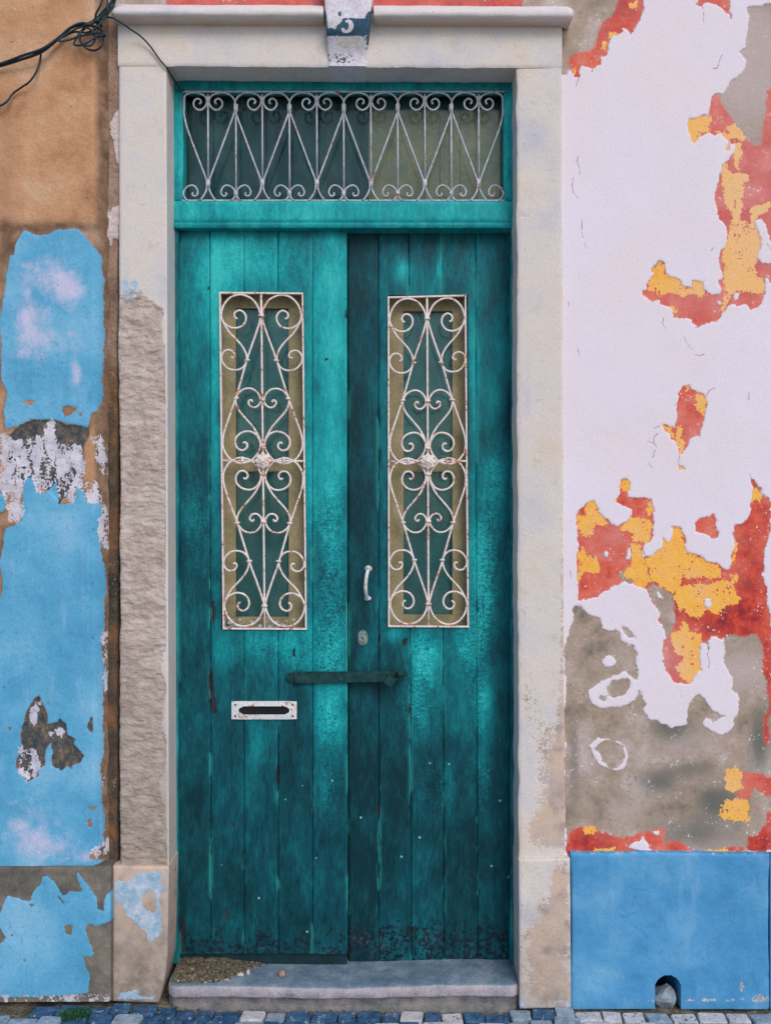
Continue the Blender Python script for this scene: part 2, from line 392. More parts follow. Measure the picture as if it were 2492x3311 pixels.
def mat_iron(name, a, b, rust_lo):
    m = M(name); n = m.noise(60, 5, .6)
    c = m.mix(m.rng(n, .35, .65), a, b)
    ru = m.mul(m.rng(m.noise(22, 5, .7), rust_lo-.04, rust_lo+.03), m.rng(m.noise(140, 4, .7), .48, .56))
    c = m.mix(ru, c, m.ramp(n, [(.35, T(146, 76, 46)), (.6, T(206, 128, 78))]))
    return m.out(c, .6, m.add(m.mul(m.noise(260, 4), .0006), m.mul(ru, -.0003)), spec=.35)
def mat_glass():
    m = M('dusty_glass'); t = m.t
    tr = t.nodes.new('ShaderNodeBsdfTransparent'); tr.inputs[0].default_value = (.88, .93, .91, 1)
    gl = t.nodes.new('ShaderNodeBsdfGlossy'); gl.inputs['Roughness'].default_value = .12; gl.inputs[0].default_value = (.4, .5, .52, 1)
    df = t.nodes.new('ShaderNodeBsdfDiffuse'); m.set(df.inputs[0], T(120, 150, 150))
    fr = t.nodes.new('ShaderNodeFresnel'); fr.inputs[0].default_value = 1.5
    x1 = t.nodes.new('ShaderNodeMixShader'); m.set(x1.inputs[0], fr.outputs[0]); m.set(x1.inputs[1], tr.outputs[0]); m.set(x1.inputs[2], gl.outputs[0])
    x2 = t.nodes.new('ShaderNodeMixShader'); m.set(x2.inputs[0], m.rng(m.noise(14, 6, .65, st=(1, 1, .6)), .35, .75, .01, .16)); m.set(x2.inputs[1], x1.outputs[0]); m.set(x2.inputs[2], df.outputs[0])
    o = t.nodes.new('ShaderNodeOutputMaterial'); m.set(o.inputs[0], x2.outputs[0]); return m.m

MAT_RW, MAT_ST, MAT_LW, MAT_GV = mat_right_wall(), mat_stone(), mat_left_wall(), mat_groove()
MAT_TEAL = mat_teal('weathered_teal_paint')
MAT_GLASS = mat_glass()
MAT_DARK = mat_simple('dark_interior', [(.4, T(14, 40, 46)), (.6, T(20, 52, 58))], 10)
MAT_CREAM = mat_simple('cream_sash_paint', [(.3, T(130, 124, 92)), (.5, T(152, 140, 106)), (.7, T(166, 150, 118))], 12, .7)
MAT_PANE = mat_simple('dark_room_cloth', [(.3, T(52, 128, 136)), (.5, T(78, 148, 154)), (.7, T(122, 172, 176))], 9, .9, st=(1, 1, .6))
MAT_BEIGE = mat_simple('faded_shutter_board', [(.3, T(176, 166, 134)), (.5, T(196, 178, 142)), (.7, T(212, 190, 156))], 8, .9)
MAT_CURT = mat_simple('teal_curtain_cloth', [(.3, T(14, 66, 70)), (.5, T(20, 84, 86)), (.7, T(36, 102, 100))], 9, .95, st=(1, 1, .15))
MAT_IRON = mat_iron('rusty_cream_iron', T(214, 200, 196), T(228, 216, 210), .57)
MAT_IRON2 = mat_iron('rusty_grey_iron', T(160, 166, 178), T(188, 190, 198), .6)
MAT_BAR = mat_simple('painted_black_iron', [(.3, T(20, 44, 46)), (.5, T(26, 62, 64)), (.7, T(40, 76, 74))], 40, .7, .002, 90, .15)
MAT_WHITE = mat_iron('chipped_white_enamel', T(214, 212, 214), T(200, 206, 208), .6)
MAT_CABLE = mat_simple('black_cable_sheath', [(.3, T(22, 40, 50)), (.6, T(34, 56, 66))], 50, .5, .0003)
MAT_BRASS = mat_simple('dull_nickel', [(.3, T(96, 128, 128)), (.6, T(150, 170, 168))], 80, .4, .0006, 200, .5, .6)
MAT_RUST = mat_simple('rusty_screw', [(.35, T(96, 56, 40)), (.6, T(170, 104, 66))], 200, .8)
MAT_FLAKE = mat_simple('grey_paint_flake', [(.3, T(120, 130, 140)), (.6, T(176, 178, 186))], 60, .85)
MAT_BLACK = mat_simple('black_void', [(.4, (.006, .008, .01, 1)), (.6, (.01, .012, .014, 1))], 10)

# ------------------------------------------------------------------ right house wall with its peeling coats
E_POLYS = [
 Z3([(70,-60),(650,-60),(645,60),(630,90),(625,125),(590,180),(560,225),(545,255),(530,225),(505,208),(490,205),(480,235),(420,252),(405,290),(385,330),(380,370),(365,400),(330,405),(330,465),(280,487),(230,475),(195,480),(185,500),(175,545),(140,548),(130,510),(105,495),(85,512),(75,530),(20,530),(20,-60)]),
 Z3([(1000,35),(1030,-60),(1250,-60),(1255,80),(1268,110),(1258,150),(1250,110),(1220,95),(1200,60),(1160,40),(1100,30),(1070,40),(1065,80),(1050,85),(1040,55),(1015,38)]),
 Z3([(1380,60),(1395,100),(1400,150),(1375,220),(1365,330),(1345,345),(1315,375),(1345,395),(1370,440),(1365,485),(1330,515),(1260,585),(1240,620),(1185,680),(1155,675),(1130,690),(1115,740),(1110,790),(1100,835),(1060,830),(1010,845),(955,848),(942,900),(955,975),(975,1025),(998,1055),(1020,1000),(1060,965),(1105,948),(1150,985),(1165,965),(1200,970),(1245,1010),(1250,1030),(1228,1070),(1245,1075),(1252,1035),(1280,1035),(1285,1060),(1270,1100),(1225,1150),(1205,1180),(1195,1235),(1170,1245),(1165,1340),(1150,1420),(1160,1510),(1175,1570),(1215,1630),(1225,1690),(1210,1760),(1190,1790),(1175,1850),(1180,1900),(1190,1990),(1165,2010),(1170,2045),(1185,2060),(1180,2095),(1085,2100),(1075,2050),(1070,2010),(985,2012),(980,2055),(915,2040),(905,2005),(850,1985),(820,1985),(785,1945),(780,1890),(750,1868),(710,1890),(685,1920),(690,1945),(715,1955),(690,1990),(660,2035),(655,2075),(628,2080)])
 + Z9([(690,140),(715,175),(750,180),(810,160),(820,190),(860,215),(900,245),(912,305),(960,303),(1010,295),(1045,310),(1052,345),(1085,350),(1110,373),(1160,350),(1270,318),(1300,285),(1330,235),(1360,210),(1400,220),(1470,210),(1500,240),(1525,225),(1585,195),(1605,130),(1625,80)])
 + Z3([(1512,2060),(1508,2000),(1525,2010),(1548,2030),(1640,2050),(1640,1880),(1520,1885),(1490,1880),(1450,1840),(1465,1790),(1480,1710),(1460,1640),(1430,1590),(1445,1570),(1480,1570),(1500,1610),(1520,1680),(1548,1720),(1640,1750),(1700,900),(1660,25),(1480,35),(1420,45)]),
 Z9([(985,815),(1035,820),(1075,845),(1120,880),(1160,905),(1175,940),(1155,1000),(1148,1050),(1140,1120),(1130,1190),(1120,1222),(1075,1225),(1030,1240),(1028,1290),(1000,1335),(965,1365),(948,1350),(955,1300),(925,1275),(890,1230),(880,1200),(850,1165),(808,1135),(825,1118),(860,1118),(900,1135),(925,1145),(925,1090),(945,1050),(945,975),(960,920),(962,860)]),
 Z9([(950,1440),(985,1460),(1000,1470),(960,1474)]),
 Z10([(540,98),(570,110),(588,140),(592,215),(570,220),(565,255),(620,255),(680,250),(750,268),(752,315),(770,360),(755,370),(755,410),(765,430),(750,480),(750,545),(735,590),(700,620),(680,650),(690,705),(730,705),(780,680),(815,640),(825,590),(815,545),(835,555),(870,600),(905,550),(890,470),(930,475),(975,500),(980,540),(1000,590),(1005,630),(1020,665),(1070,690),(1100,690),(1140,720),(1185,745),(1240,755),(1290,800),(1330,810),(1360,760),(1355,700),(1370,640),(1380,590),(1370,540),(1385,470),(1440,455),(1500,380),(1515,300),(1510,220),(1530,180),(1515,120),(1530,115),(1550,150),(1580,190),(1590,235),(1640,270),(1660,310),(1655,560),(1630,640),(1610,700),(1615,825),(1585,855),(1610,890),(1635,960),(1640,1080),(1655,1200),(1700,1500),(1700,1750),(1380,1750),(1380,1650),(1345,1600),(1300,1530),(1310,1480),(1300,1350),(1280,1345),(1210,1340),(1185,1370),(1190,1420),(1175,1425),(1165,1390),(1130,1385),(1105,1450),(1130,1510),(1130,1590),(1080,1640),(1030,1690),(1000,1710),(900,1650),(850,1590),(835,1540),(820,1530),(830,1500),(828,1420),(840,1370),(860,1340),(830,1260),(810,1200),(810,1150),(770,1100),(750,1060),(730,1020),(715,950),(650,950),(600,920),(540,905),(480,930),(430,965),(370,1000),(330,1035),(250,1040),(185,1045),(180,950),(180,850),(178,700),(185,640),(180,560),(165,490),(170,410),(185,370),(230,320),(280,290),(300,285),(330,325),(350,370),(400,420),(440,455),(490,475),(540,455),(580,410),(600,360),(590,345),(540,330),(490,310),(460,310),(465,270),(490,230),(497,160),(515,115)]),
 Z10([(1080,460),(1120,420),(1190,405),(1225,360),(1235,380),(1255,430),(1250,565),(1215,572),(1150,550),(1070,525)]),
 Z10([(520,1250),(570,1260),(620,1330),(580,1335),(540,1300)]),
 Z11([(960,295),(980,320),(975,390),(955,380),(945,320)]),
 Z10([(150,1110),(185,1100),(235,1120),(270,1160),(345,1190),(360,1275),(420,1270),(470,1265),(490,1290),(510,1360),(560,1395),(600,1400),(630,1450),(638,1560)])
 + Z11([(630,230),(600,215),(545,175),(480,195),(400,230),(320,270),(270,320),(285,410),(340,440),(400,450),(500,435),(580,410),(615,385),(640,305),(665,320),(670,380),(690,420),(675,480),(715,515),(745,545),(800,550),(805,575),(855,580),(890,610),(950,600),(1020,570),(1010,480),(1030,420),(1070,350),(1120,320),(1150,380),(1175,440),(1220,470),(1305,515),(1210,570),(1195,540),(1160,515),(1145,570),(1190,625),(1285,660),(1330,635),(1370,590),(1380,540),(1410,470),(1420,380),(1400,330),(1370,310),(1380,190),(1340,170),(1300,100),(1300,-60),(1590,-60),(1600,0),(1720,0),(1760,800),(1720,1562),(1400,1560),(1200,1560),(1010,1555),(880,1558),(760,1565),(640,1572),(330,1584),(120,1580),(85,1530),(75,1300),(80,0),(85,-50),(130,-200)]),
 Z11([(400,290),(440,235),(520,215),(580,240),(580,300),(530,350),(450,365),(400,330)]),
 Z11([(330,330),(400,360),(400,390),(370,410),(330,390)]),
]
W_POLYS = [Z10([(575,660),(595,690),(595,745),(535,740),(545,690)]), Z10([(1160,1040),(1200,1035),(1210,1090),(1180,1115),(1155,1090)]),
 Z10([(395,680),(410,690),(405,715),(395,705)]), Z10([(775,945),(800,985),(820,1030),(800,1030),(775,980)]), Z10([(990,810),(1015,795),(1005,825)]),
 Z11([(418+46*math.cos(a*.5236), 90+40*math.sin(a*.5236)) for a in range(12)]),
 Z11([(255,740),(330,680),(400,680),(480,700),(540,740),(565,820),(550,890),(480,948),(420,920),(350,890),(290,800),(270,760)]),
 Z11([(565,1520),(610,1490),(680,1445),(720,1490),(725,1540),(755,1560),(650,1572),(640,1550)]), Z11([(755,1400),(800,1395),(795,1425),(760,1425)]),
 Z9([(1385,140),(1400,125),(1400,155),(1380,165)]), Z9([(1250,175),(1270,180),(1265,195)])]
E2_POLYS = [Z11([(310,770),(380,705),(450,700),(520,740),(545,810),(530,870),(490,905),(440,910),(360,860),(340,800)])]
G_POLYS = [Z3([(1300,60),(1700,20),(1560,620),(1520,650),(1510,760),(1490,880),(1475,1040),(1440,1040),(1370,985),(1330,940),(1290,880),(1240,810),(1195,740),(1185,690),(1300,500)]),
 Z10([(715,950),(760,925),(830,960),(920,1020),(930,1130),(935,1220),(890,1270),(860,1340),(820,1250),(790,1130),(740,1050)]),
 Z10([(1295,1345),(1330,1325),(1380,1318),(1450,1330),(1550,1325),(1585,1360),(1595,1500),(1590,1700),(1295,1700)]), Z10([(40,1070),(690,1070),(690,1450),(40,1450)]), Z10([(520,830),(540,860),(600,905),(600,930),(540,905),(500,870)])]
R_POLYS = [
 Z3([(460,-60),(650,-60),(650,60),(600,200),(545,260),(400,300),(380,400),(340,470),(180,550),(130,550),(130,500),(105,470),(110,420),(150,370),(215,375),(240,330),(250,360),(290,310),(310,230),(330,160),(360,125),(400,115),(440,60)]),
 Z3([(980,-60),(1300,-60),(1300,160),(980,160)]),
 Z3([(1185,680),(1195,740),(1290,880),(1370,985),(1475,1040),(1490,880),(1520,650),(1560,620),(1750,600),(1750,2350),(600,2350),(600,2050),(1100,1500),(900,830),(1130,660)]),
 Z9([(780,780),(1200,780),(1200,1400),(780,1400)]), Z10([(150,80),(1720,80),(1720,1360),(150,1360)]),
 Z10([(830,1340),(1130,1340),(1130,1720),(830,1720)]),
 Z11([(90,1420),(130,1385),(200,1375),(270,1365),(330,1390),(350,1415),(450,1430),(520,1450),(600,1440),(640,1410),(720,1410),(800,1380),(850,1375),(850,1480),(920,1465),(980,1470),(1030,1510),(1100,1545),(1100,1590),(60,1590),(90,1500)]),
 Z11([(1320,1525),(1440,1515),(1450,1545),(1320,1540)]), Z11([(1480,1430),(1500,1440),(1560,1430),(1620,1340),(1640,1260),(1760,1250),(1760,1580),(1490,1560)]),
 Z11([(1590,-120),(1760,-120),(1760,450),(1650,520),(1655,650),(1640,760),(1610,700),(1600,600),(1605,510),(1645,450),(1640,400),(1620,250),(1590,190)]),
 Z11([(1440,950),(1560,945),(1640,980),(1760,1000),(1760,1150),(1620,1130),(1540,1070),(1490,1160),(1450,1140),(1390,1120),(1450,1080)]),
 Z11([(1298,672),(1325,675),(1320,700),(1300,695)]), Z11([(1325,735),(1340,732),(1338,765),(1325,760)]), Z11([(1335,815),(1370,825),(1360,848),(1340,835)]),
 [(540,-60),(1690,-60),(1690,40),(540,40)]]
Y_POLYS = [Z3(p) for p in [[(395,235),(430,232),(440,245),(400,265)],[(355,300),(365,310),(345,350),(330,340)],[(130,480),(150,480),(145,550),(130,545)],[(540,35),(590,20),(580,55),(545,50)],
 [(940,840),(1060,828),(1110,840),(1170,850),(1160,870),(1090,880),(1110,920),(1100,945),(1050,970),(998,1060),(940,960)],[(1120,925),(1200,940),(1250,960),(1250,900),(1290,880),(1330,940),(1365,1000),(1330,1000),(1290,980),(1250,985),(1250,1080),(1225,1080),(1240,1030),(1200,975)],
 [(1290,1015),(1325,1020),(1330,1080),(1310,1210),(1285,1205),(1285,1100)],
 [(1225,1150),(1240,1210),(1285,1235),(1390,1255),(1385,1290),(1340,1300),(1345,1400),(1335,1520),(1340,1570),(1390,1590),(1410,1530),(1400,1490),(1480,1465),(1530,1460),(1520,1500),(1450,1540),(1430,1590),(1460,1640),(1480,1720),(1450,1830),(1440,1900),(1460,1990),(1505,2050),(1490,2100),(1370,2095),(1300,2090),(1240,2100),(1215,2060),(1220,2010),(1200,1900),(1220,1750),(1255,1650),(1265,1560),(1230,1450),(1215,1370),(1195,1240),(1210,1170)],
 [(745,1860),(790,1890),(790,1945),(850,1980),(910,2000),(920,2035),(975,2050),(980,2005),(1075,2005),(1090,2105),(950,2105),(920,2125),(900,2110),(850,2100),(800,2090),(770,2120),(720,2110),(690,2085),(650,2080),(680,1985),(680,1930)]]]
Y_POLYS += [Z9(p) for p in [[(1310,125),(1350,130),(1330,200),(1295,260),(1280,240)],[(1080,880),(1110,890),(1165,905),(1180,940),(1145,1045),(1110,1030),(1085,985),(1060,970),(1090,950),(1075,910)],[(995,820),(1045,818),(1050,860),(1020,860)],[(800,1135),(830,1115),(870,1120),(905,1160),(900,1215),(880,1210),(860,1180)],[(945,1150),(995,1130),(990,1200),(970,1240),(1000,1300),(970,1370),(945,1350),(960,1300),(940,1260),(950,1200)],[(940,1430),(1010,1430),(1010,1480),(940,1480)],[(690,135),(720,145),(740,185),(700,170)],[(880,215),(930,220),(935,250),(905,245)]]]
Y_POLYS += [Z10(p) for p in [[(495,165),(540,92),(598,140),(598,218),(500,205)],[(460,270),(490,235),(490,300),(458,312)],[(295,280),(330,322),(360,400),(415,460),(400,475),(330,480),(290,520),(280,585),(240,570),(190,530),(160,490),(165,405),(230,390),(245,310)],[(520,480),(570,455),(580,415),(730,425),(750,500),(740,595),(690,612),(600,590),(570,520),(530,515)],[(715,330),(750,312),(778,360),(750,380),(745,400),(710,390)],[(215,645),(245,695),(320,730),(345,800),(320,830),(240,830),(190,880),(175,850),(175,690)],
 [(580,620),(655,620),(690,700),(700,740),(740,870),(700,950),(650,955),(600,905),(535,860),(545,810),(590,760),(595,690)],[(690,705),(780,675),(825,600),(812,540),(870,595),(905,550),(888,465),(978,500),(1005,600),(1070,685),(1190,740),(1295,797),(1285,860),(1200,890),(1130,870),(1060,900),(1010,870),(980,850),(970,920),(920,990),(850,960),(780,910),(740,880)],
 [(1365,600),(1385,575),(1415,620),(1400,720),(1365,765)],[(930,960),(1010,930),(1150,930),(1290,900),(1380,910),(1390,1000),(1415,1030),(1390,1075),(1320,1080),(1250,1150),(1180,1130),(1100,1190),(1040,1170),(1010,1080),(960,1120),(930,1050)],[(1360,860),(1420,850),(1415,915),(1380,910)],[(880,1300),(960,1275),(990,1215),(1030,1240),(1035,1290),(1120,1325),(1135,1390),(1110,1450),(1135,1500),(1135,1600),(1050,1700),(980,1640),(945,1570),(985,1480),(930,1430),(890,1370)],[(1510,220),(1550,190),(1580,230),(1585,290),(1555,240),(1510,275)]]]
Y_POLYS += [Z11(p) for p in [[(1315,925),(1400,905),(1445,940),(1445,1080),(1370,1105),(1330,1080),(1310,980)],[(1275,1200),(1330,1155),(1400,1140),(1470,1160),(1490,1220),(1480,1310),(1400,1335),(1330,1310),(1275,1280)],[(230,1375),(310,1370),(320,1410),(240,1405)],[(260,1570),(310,1530),(470,1520),(470,1575)],[(1130,1550),(1400,1545),(1400,1575),(1130,1575)]]]
CRACKS = [Z3(l) for l in [[(168,1115),(158,1160),(175,1195),(180,1250)],[(132,1270),(125,1330),(132,1380),(168,1418)],[(192,1570),(196,1620),(190,1650),(202,1700)],[(215,1740),(220,1780)],[(1064,90),(1060,160)],[(1195,395),(1175,440),(1160,490),(1130,492)],[(1130,1770),(1118,1795)],[(175,550),(150,620)],[(275,485),(265,515)],[(1515,1745),(1545,1790)]]]
CRACKS += [Z9(l) for l in [[(835,305),(828,350),(850,390)],[(993,450),(1010,495),(1035,530),(1065,550)],[(1080,590),(1115,597),(1150,585)],[(172,520),(188,605)],[(105,185),(108,215)],[(1230,843),(1185,865),(1165,905)],[(765,1152),(810,1137)],[(790,1195),(762,1225),(760,1260),(775,1290)],[(710,1250),(760,1270),(785,1298)],[(770,1320),(755,1380)],[(725,1420),(740,1450),(765,1458)],[(960,1365),(948,1410),(955,1450)],[(1488,880),(1490,935)],[(1497,1505),(1510,1550)],[(1080,380),(1110,370)],[(920,975),(945,978)]]]
CRACKS += [Z10(l) for l in [[(120,820),(125,890)],[(1185,1420),(1172,1470),(1190,1520),(1178,1570)],[(435,1195),(437,1200)],[(680,640),(700,760),(745,900)]]]

rw = empty('house_wall', (0.9, 0.012, 0), 'white house wall with peeling coats of red, yellow and grey above a blue plinth', 'wall')
xs = steps((300, 1790, 9), (1790, 2530, 3.1), (2530, 2700, 8), (2700, 3800, 40)); ys = steps((-1700, -60, 40), (-60, 2772, 3.1))
X, Y = lattice(xs, ys)
rag = fbm(X, Y, 34, 5, 3, .65)*17
e = union(X, Y, E_POLYS); e = np.minimum(e, -union(X, Y, W_POLYS)); e = np.maximum(e, union(X, Y, E2_POLYS))
e = np.where((Y < 40) & (X < 1830), 30, e)
out = X > 2545
e = np.where(out, -20+26*fbm(X, Y, 420, 4, 31)*1.6, e)
e = np.where(Y < -30, np.maximum(np.where(X < 1700, 20, -30), -25+60*fbm(X, Y, 500, 4, 61)), e)
E = e+rag*np.clip((30-np.abs(e))/30, 0, 1)*.8
rr = np.minimum(union(X, Y, R_POLYS), -union(X, Y, G_POLYS)); rr = np.where(out | (Y < -60), 30*fbm(X, Y, 260, 4, 12), rr)
yy = union(X, Y, Y_POLYS); yy = np.where(out | (Y < -60), -14+40*fbm(X, Y, 150, 4, 71), yy)
yy = np.minimum(yy+fbm(X, Y, 26, 4, 8)*11, 5.5); rr = np.minimum(rr+fbm(X, Y, 40, 4, 9)*9, 12)
cr = linedist(X, Y, CRACKS)
GL = np.clip(blobs(X, Y, [(1620, 130, 90, 160, 1.2), (1600, 1450, 70, 60, .9), (1480, 1600, 70, 40, .7), (1560, 1800, 60, 60, .6), (1350, 1750, 50, 35, .6)]), 0, 1)*.9
GD = np.clip(blobs(X, Y, [(1450, 1570, 50, 36, .9), (1545, 1730, 45, 36, 1.), (1500, 1800, 100, 40, .7), (1640, 1600, 25, 80, .9), (1420, 1690, 50, 30, .8), (1240, 1640, 14, 140, .6), (1500, 1660, 60, 22, .6)]), 0, 1)
RL = np.clip(blobs(X, Y, [(1450, 20, 80, 60, .8), (1620, 420, 110, 260, .95), (1480, 200, 60, 60, .5), (1440, 1430, 50, 60, 1.1), (1570, 1690, 60, 40, .5), (1500, 650, 90, 50, .5), (1310, 1160, 60, 40, .4), (1480, 930, 40, 60, .35), (1300, 60, 40, 60, .3), (700, 0, 480, 40, .45)]), 0, 1)
RD = np.clip(blobs(X, Y, [(1330, 30, 50, 60, .6), (1560, 1340, 80, 60, 1), (1620, 1200, 30, 300, .7), (1250, 1830, 90, 40, 1), (1640, 1830, 40, 60, 1.), (1450, 1290, 50, 50, .8), (1655, 1500, 15, 200, .8), (1340, 1180, 50, 50, .2), (700, 0, 700, 40, .8)]), 0, 1)
dy = np.clip(E/3, -1, 1)*.0012+fbm(X, Y, 500, 4, 5)*.003
fx_, fy_ = (X[1:, 1:]+X[:-1, :-1])/2, (Y[1:, 1:]+Y[:-1, :-1])/2
keep = ~((fx_ < 1800) & (fy_ > 36)) & (fx_ > 345)
relief('wall_face', X, Y, .014, .2, MAT_RW, rw, dy, dict(E=E, R=rr, Y=yy, CR=cr, GL=GL, GD=GD, RL=RL, RD=RD), keep)

# blue plinth with the arched drain hole
def mat_plinth():
    m = M('blue_plinth_paint'); n = m.noise(5, 6, .6); n2 = m.noise(40, 6, .65)
    c = m.ramp(n, [(.3, T(62, 132, 180)), (.5, T(80, 148, 194)), (.7, T(108, 166, 204))])
    c = m.mix(m.rng(m.noise(26, 5, .7, st=(1, 1, .5)), .55, .75, 0, .5), c, T(66, 122, 168)); c = m.mix(m.rng(m.noise(9, 4, .65, st=(1, 1, .3)), .55, .7, 0, .5), c, T(124, 172, 208))
    c = m.mix(m.rng(m.wob(m.wob(m.attr('WN'), 60, 1.0), 170, .8), .5, .56), c, m.ramp(n2, [(.35, T(136, 130, 124)), (.6, T(190, 190, 196))]))
    return m.out(c, .8, m.add(m.mul(n2, .0016), m.mul(m.noise(12, 4), .004), m.mul(m.noise(200, 3), .0006)), spec=.2, grain=.07)
MAT_PL = mat_plinth()
xs = steps((1846, 2486, 4)); ys = steps((2760, 3262, 4))
X, Y = lattice(xs, ys)
hx0, hx1, htop, hsp = 2116, 2200, 3152, 3194
arch = [(hx0, 3290), (hx0, hsp)]+[(2158-42*math.cos(t), hsp-42*math.sin(t)) for t in np.linspace(0, math.pi, 14)[1:-1]]+[(hx1, hsp), (hx1, 3290)]
ha = sdf(X, Y, arch)
keep = ~(((ha[1:, 1:] > 0).astype(int)+(ha[:-1, :-1] > 0)+(ha[1:, :-1] > 0)+(ha[:-1, 1:] > 0)) >= 2)
# snap the rim of the hole to the arch line
gy, gx = np.gradient(ha, 4.0); near = np.abs(ha) < 3.2
Xs = np.where(near, X-gx*ha, X); Ys = np.where(near, Y-gy*ha, Y)
ed = np.minimum(np.minimum(X-1846, 2486-X), Y-2760)
dy = .006*np.exp(-np.clip(ed, 0, None)/2.5)+fbm(X, Y, 300, 4, 21)*.004
WN = blobs(X, Y, [(1510, 2160, 260, 6, .55), (1280, 2120, 30, 20, .3), (1600, 2130, 6, 16, .7), (1350, 2110, 15, 12, .35), (1300, 2095, 10, 8, .35), (1245, 2100, 12, 60, .3), (1640, 2150, 20, 14, .5), (1400, 1900, 200, 12, .15)])+np.clip(1-(Y-2758)/10, 0, 1)*.56
Ys = Ys+np.exp(-(Y-2760)/6)*fbm(X, Y*0, 80, 5, 68)*4; Xs = Xs+(np.exp(-(X-1846)/6)-np.exp(-(2486-X)/6))*fbm(X*0, Y, 90, 4, 69)*3
dy = dy+np.clip(fbm(X, Y, 40, 4, 72)-.5, 0, 1)*.01+fbm(X, Y, 90, 4, 73)*.0022
relief('plinth', Xs, Ys, -.008, .3, MAT_PL, rw, dy, dict(WN=WN), keep)
xs = steps((2492, 2700, 8), (2700, 3800, 40)); ys = steps((2762, 3270, 8)); X, Y = lattice(xs, ys)
relief('plinth', X, Y, -.006, .3, MAT_PL, rw, fbm(X, Y, 300, 4, 22)*.004+.008*np.exp(-(X-2492)/5), dict(WN=blobs(X, Y, [(2200, 2165, 900, 6, .55)])))
bm = bmesh.new(); a = P(2100, 3120, .15); b = P(2220, 3300, .15); box_bm(bm, (a[0], .14, b[2]), (b[0], .16, a[2])); bm_obj('drain_back', bm, MAT_BLACK, rw)
# unseen black slab added behind the facade to block light from behind
bm = bmesh.new(); box_bm(bm, (-2.6, .34, -.2), (2.6, .42, 4.8)); bm_obj('light_block', bm, MAT_BLACK, rw)

# ------------------------------------------------------------------ stone door surround
ss = empty('stone_door_surround', (0.0, 0.0, 0.03), 'pale stone door surround with moulded lintel, keystone and worn jambs', 'door surround')
def zeros(X): return np.zeros(X.shape)
# left jamb: worn sandstone under the lime
PX, PY, u, v = quad_lattice((384, 215), (538, 215), (546, 2797), (388, 2797), 2.6)
PX = PX+np.where(u < .06, fbm(PX, PY, 160, 5, 44)*9*(1-u/.06)*np.clip((PY-760)/300, 0, 1), 0)
ero_poly = Z4([(855,560),(880,545),(930,510),(1000,520),(1040,560),(1090,600),(1120,640),(1160,660),(1175,760),(1160,850),(1190,950),(1180,1050),(1200,1150),(1190,1300),(1205,1500),(1190,1700),(1210,1900),(1200,2100)])+Z13([(1095,100),(1100,400),(1080,600),(1098,900),(1060,1150),(1090,1250),(1050,1500),(1090,1700),(1040,1900),(1085,2100),(1095,2500),(740,2500),(740,0)])
ER = sdf(PX, PY, ero_poly)+fbm(PX, PY, 40, 4, 14)*12; ER = np.where(u > .955, np.minimum(ER, -14), ER)
er01 = np.clip(ER/8, 0, 1)
ledge = fbm(PX+PY*.25, PY*1.7, 60, 5, 51, .55); ledge2 = 1-2*np.abs(fbm(PX-PY*.2, PY*1.8, 46, 3, 52, .5))
dy = er01*(.004+ledge*.006-ledge2*.003)+fbm(PX, PY, 200, 3, 53)*.001+.005*np.exp(-u*160/3)+.003*np.exp(-(1-u)*150/2.5)
BL = np.maximum(-25+26*np.clip((PY-700)/250, 0, 1)*np.clip((1050-PY)/80, 0, 1)+14*fbm(PX, PY, 50, 4, 33)-4, -40)
TN = np.clip(blobs(PX, PY, [(285, 700, 60, 60, .5), (360, 1900, 30, 400, .2)]), 0, 1)
GR = np.clip((PY-2100)/800, 0, .75)+blobs(PX, PY, [(280, 1500, 40, 100, .35)])
relief('jamb', PX, PY, 0, .26, MAT_ST, ss, dy, dict(ER=ER, BL=BL, TN=TN, GR=np.clip(GR, 0, 1)*np.where(u > .97, .4, 1)))
# right jamb
PX, PY, u, v = quad_lattice((1669, 223), (1816, 221), (1826, 2772), (1677, 2776), 4)
PX = PX+(np.exp(-u*150/6)+np.exp(-(1-u)*150/6))*fbm(PX*0+u*900, PY, 70, 5, 64)*3.5
dy = fbm(PX, PY, 200, 4, 63)*.0018+np.clip(fbm(PX, PY, 26, 3, 65)-.55, 0, 1)*.008+.004*np.exp(-u*150/4)+.004*np.exp(-(1-u)*150/4)
TN = np.clip(blobs(PX, PY, [(1195, 1650, 50, 130, .62), (1140, 1500, 30, 100, .4), (1130, 1300, 20, 100, .35), (1200, 1780, 40, 60, .6), (1215, 1350, 12, 500, .5), (1180, 2000, 60, 120, .4), (1150, 1800, 30, 40, .4)]), 0, 1)
relief('jamb', PX, PY, .0, .26, MAT_ST, ss, dy, dict(ER=zeros(PX)-60, BL=zeros(PX)-60, TN=TN, GR=zeros(PX)))
# base blocks
PX, PY, u, v = quad_lattice((364, 2801), (546, 2803), (538, 3246), (363, 3240), 4)
PX = PX-np.where(u > .85, (u-.85)/.15*np.clip((v-.6)/.4, 0, 1)**2*26, 0)
BLp = Z14([(890,340),(940,360),(1000,340),(1050,300),(1130,280),(1240,280),(1245,400),(1280,390),(1230,440),(1240,640),(1240,760),(1200,800),(1150,820),(1110,740),(1050,690),(980,620),(940,540),(900,520),(880,450)])
hole = Z14([(1095,470),(1170,420),(1200,460),(1200,600),(1140,580),(1095,540)])
BL = np.minimum(sdf(PX, PY, BLp), -sdf(PX, PY, hole))+fbm(PX, PY, 30, 4, 23)*5
BL = np.maximum(BL, sdf(PX, PY, Z14([(930,1215),(1060,1190),(1080,1240),(1200,1240),(1200,1262),(900,1262)])))
edge = np.minimum(np.minimum(u*180, (1-u)*180), np.minimum(v*440, (1-v)*440))
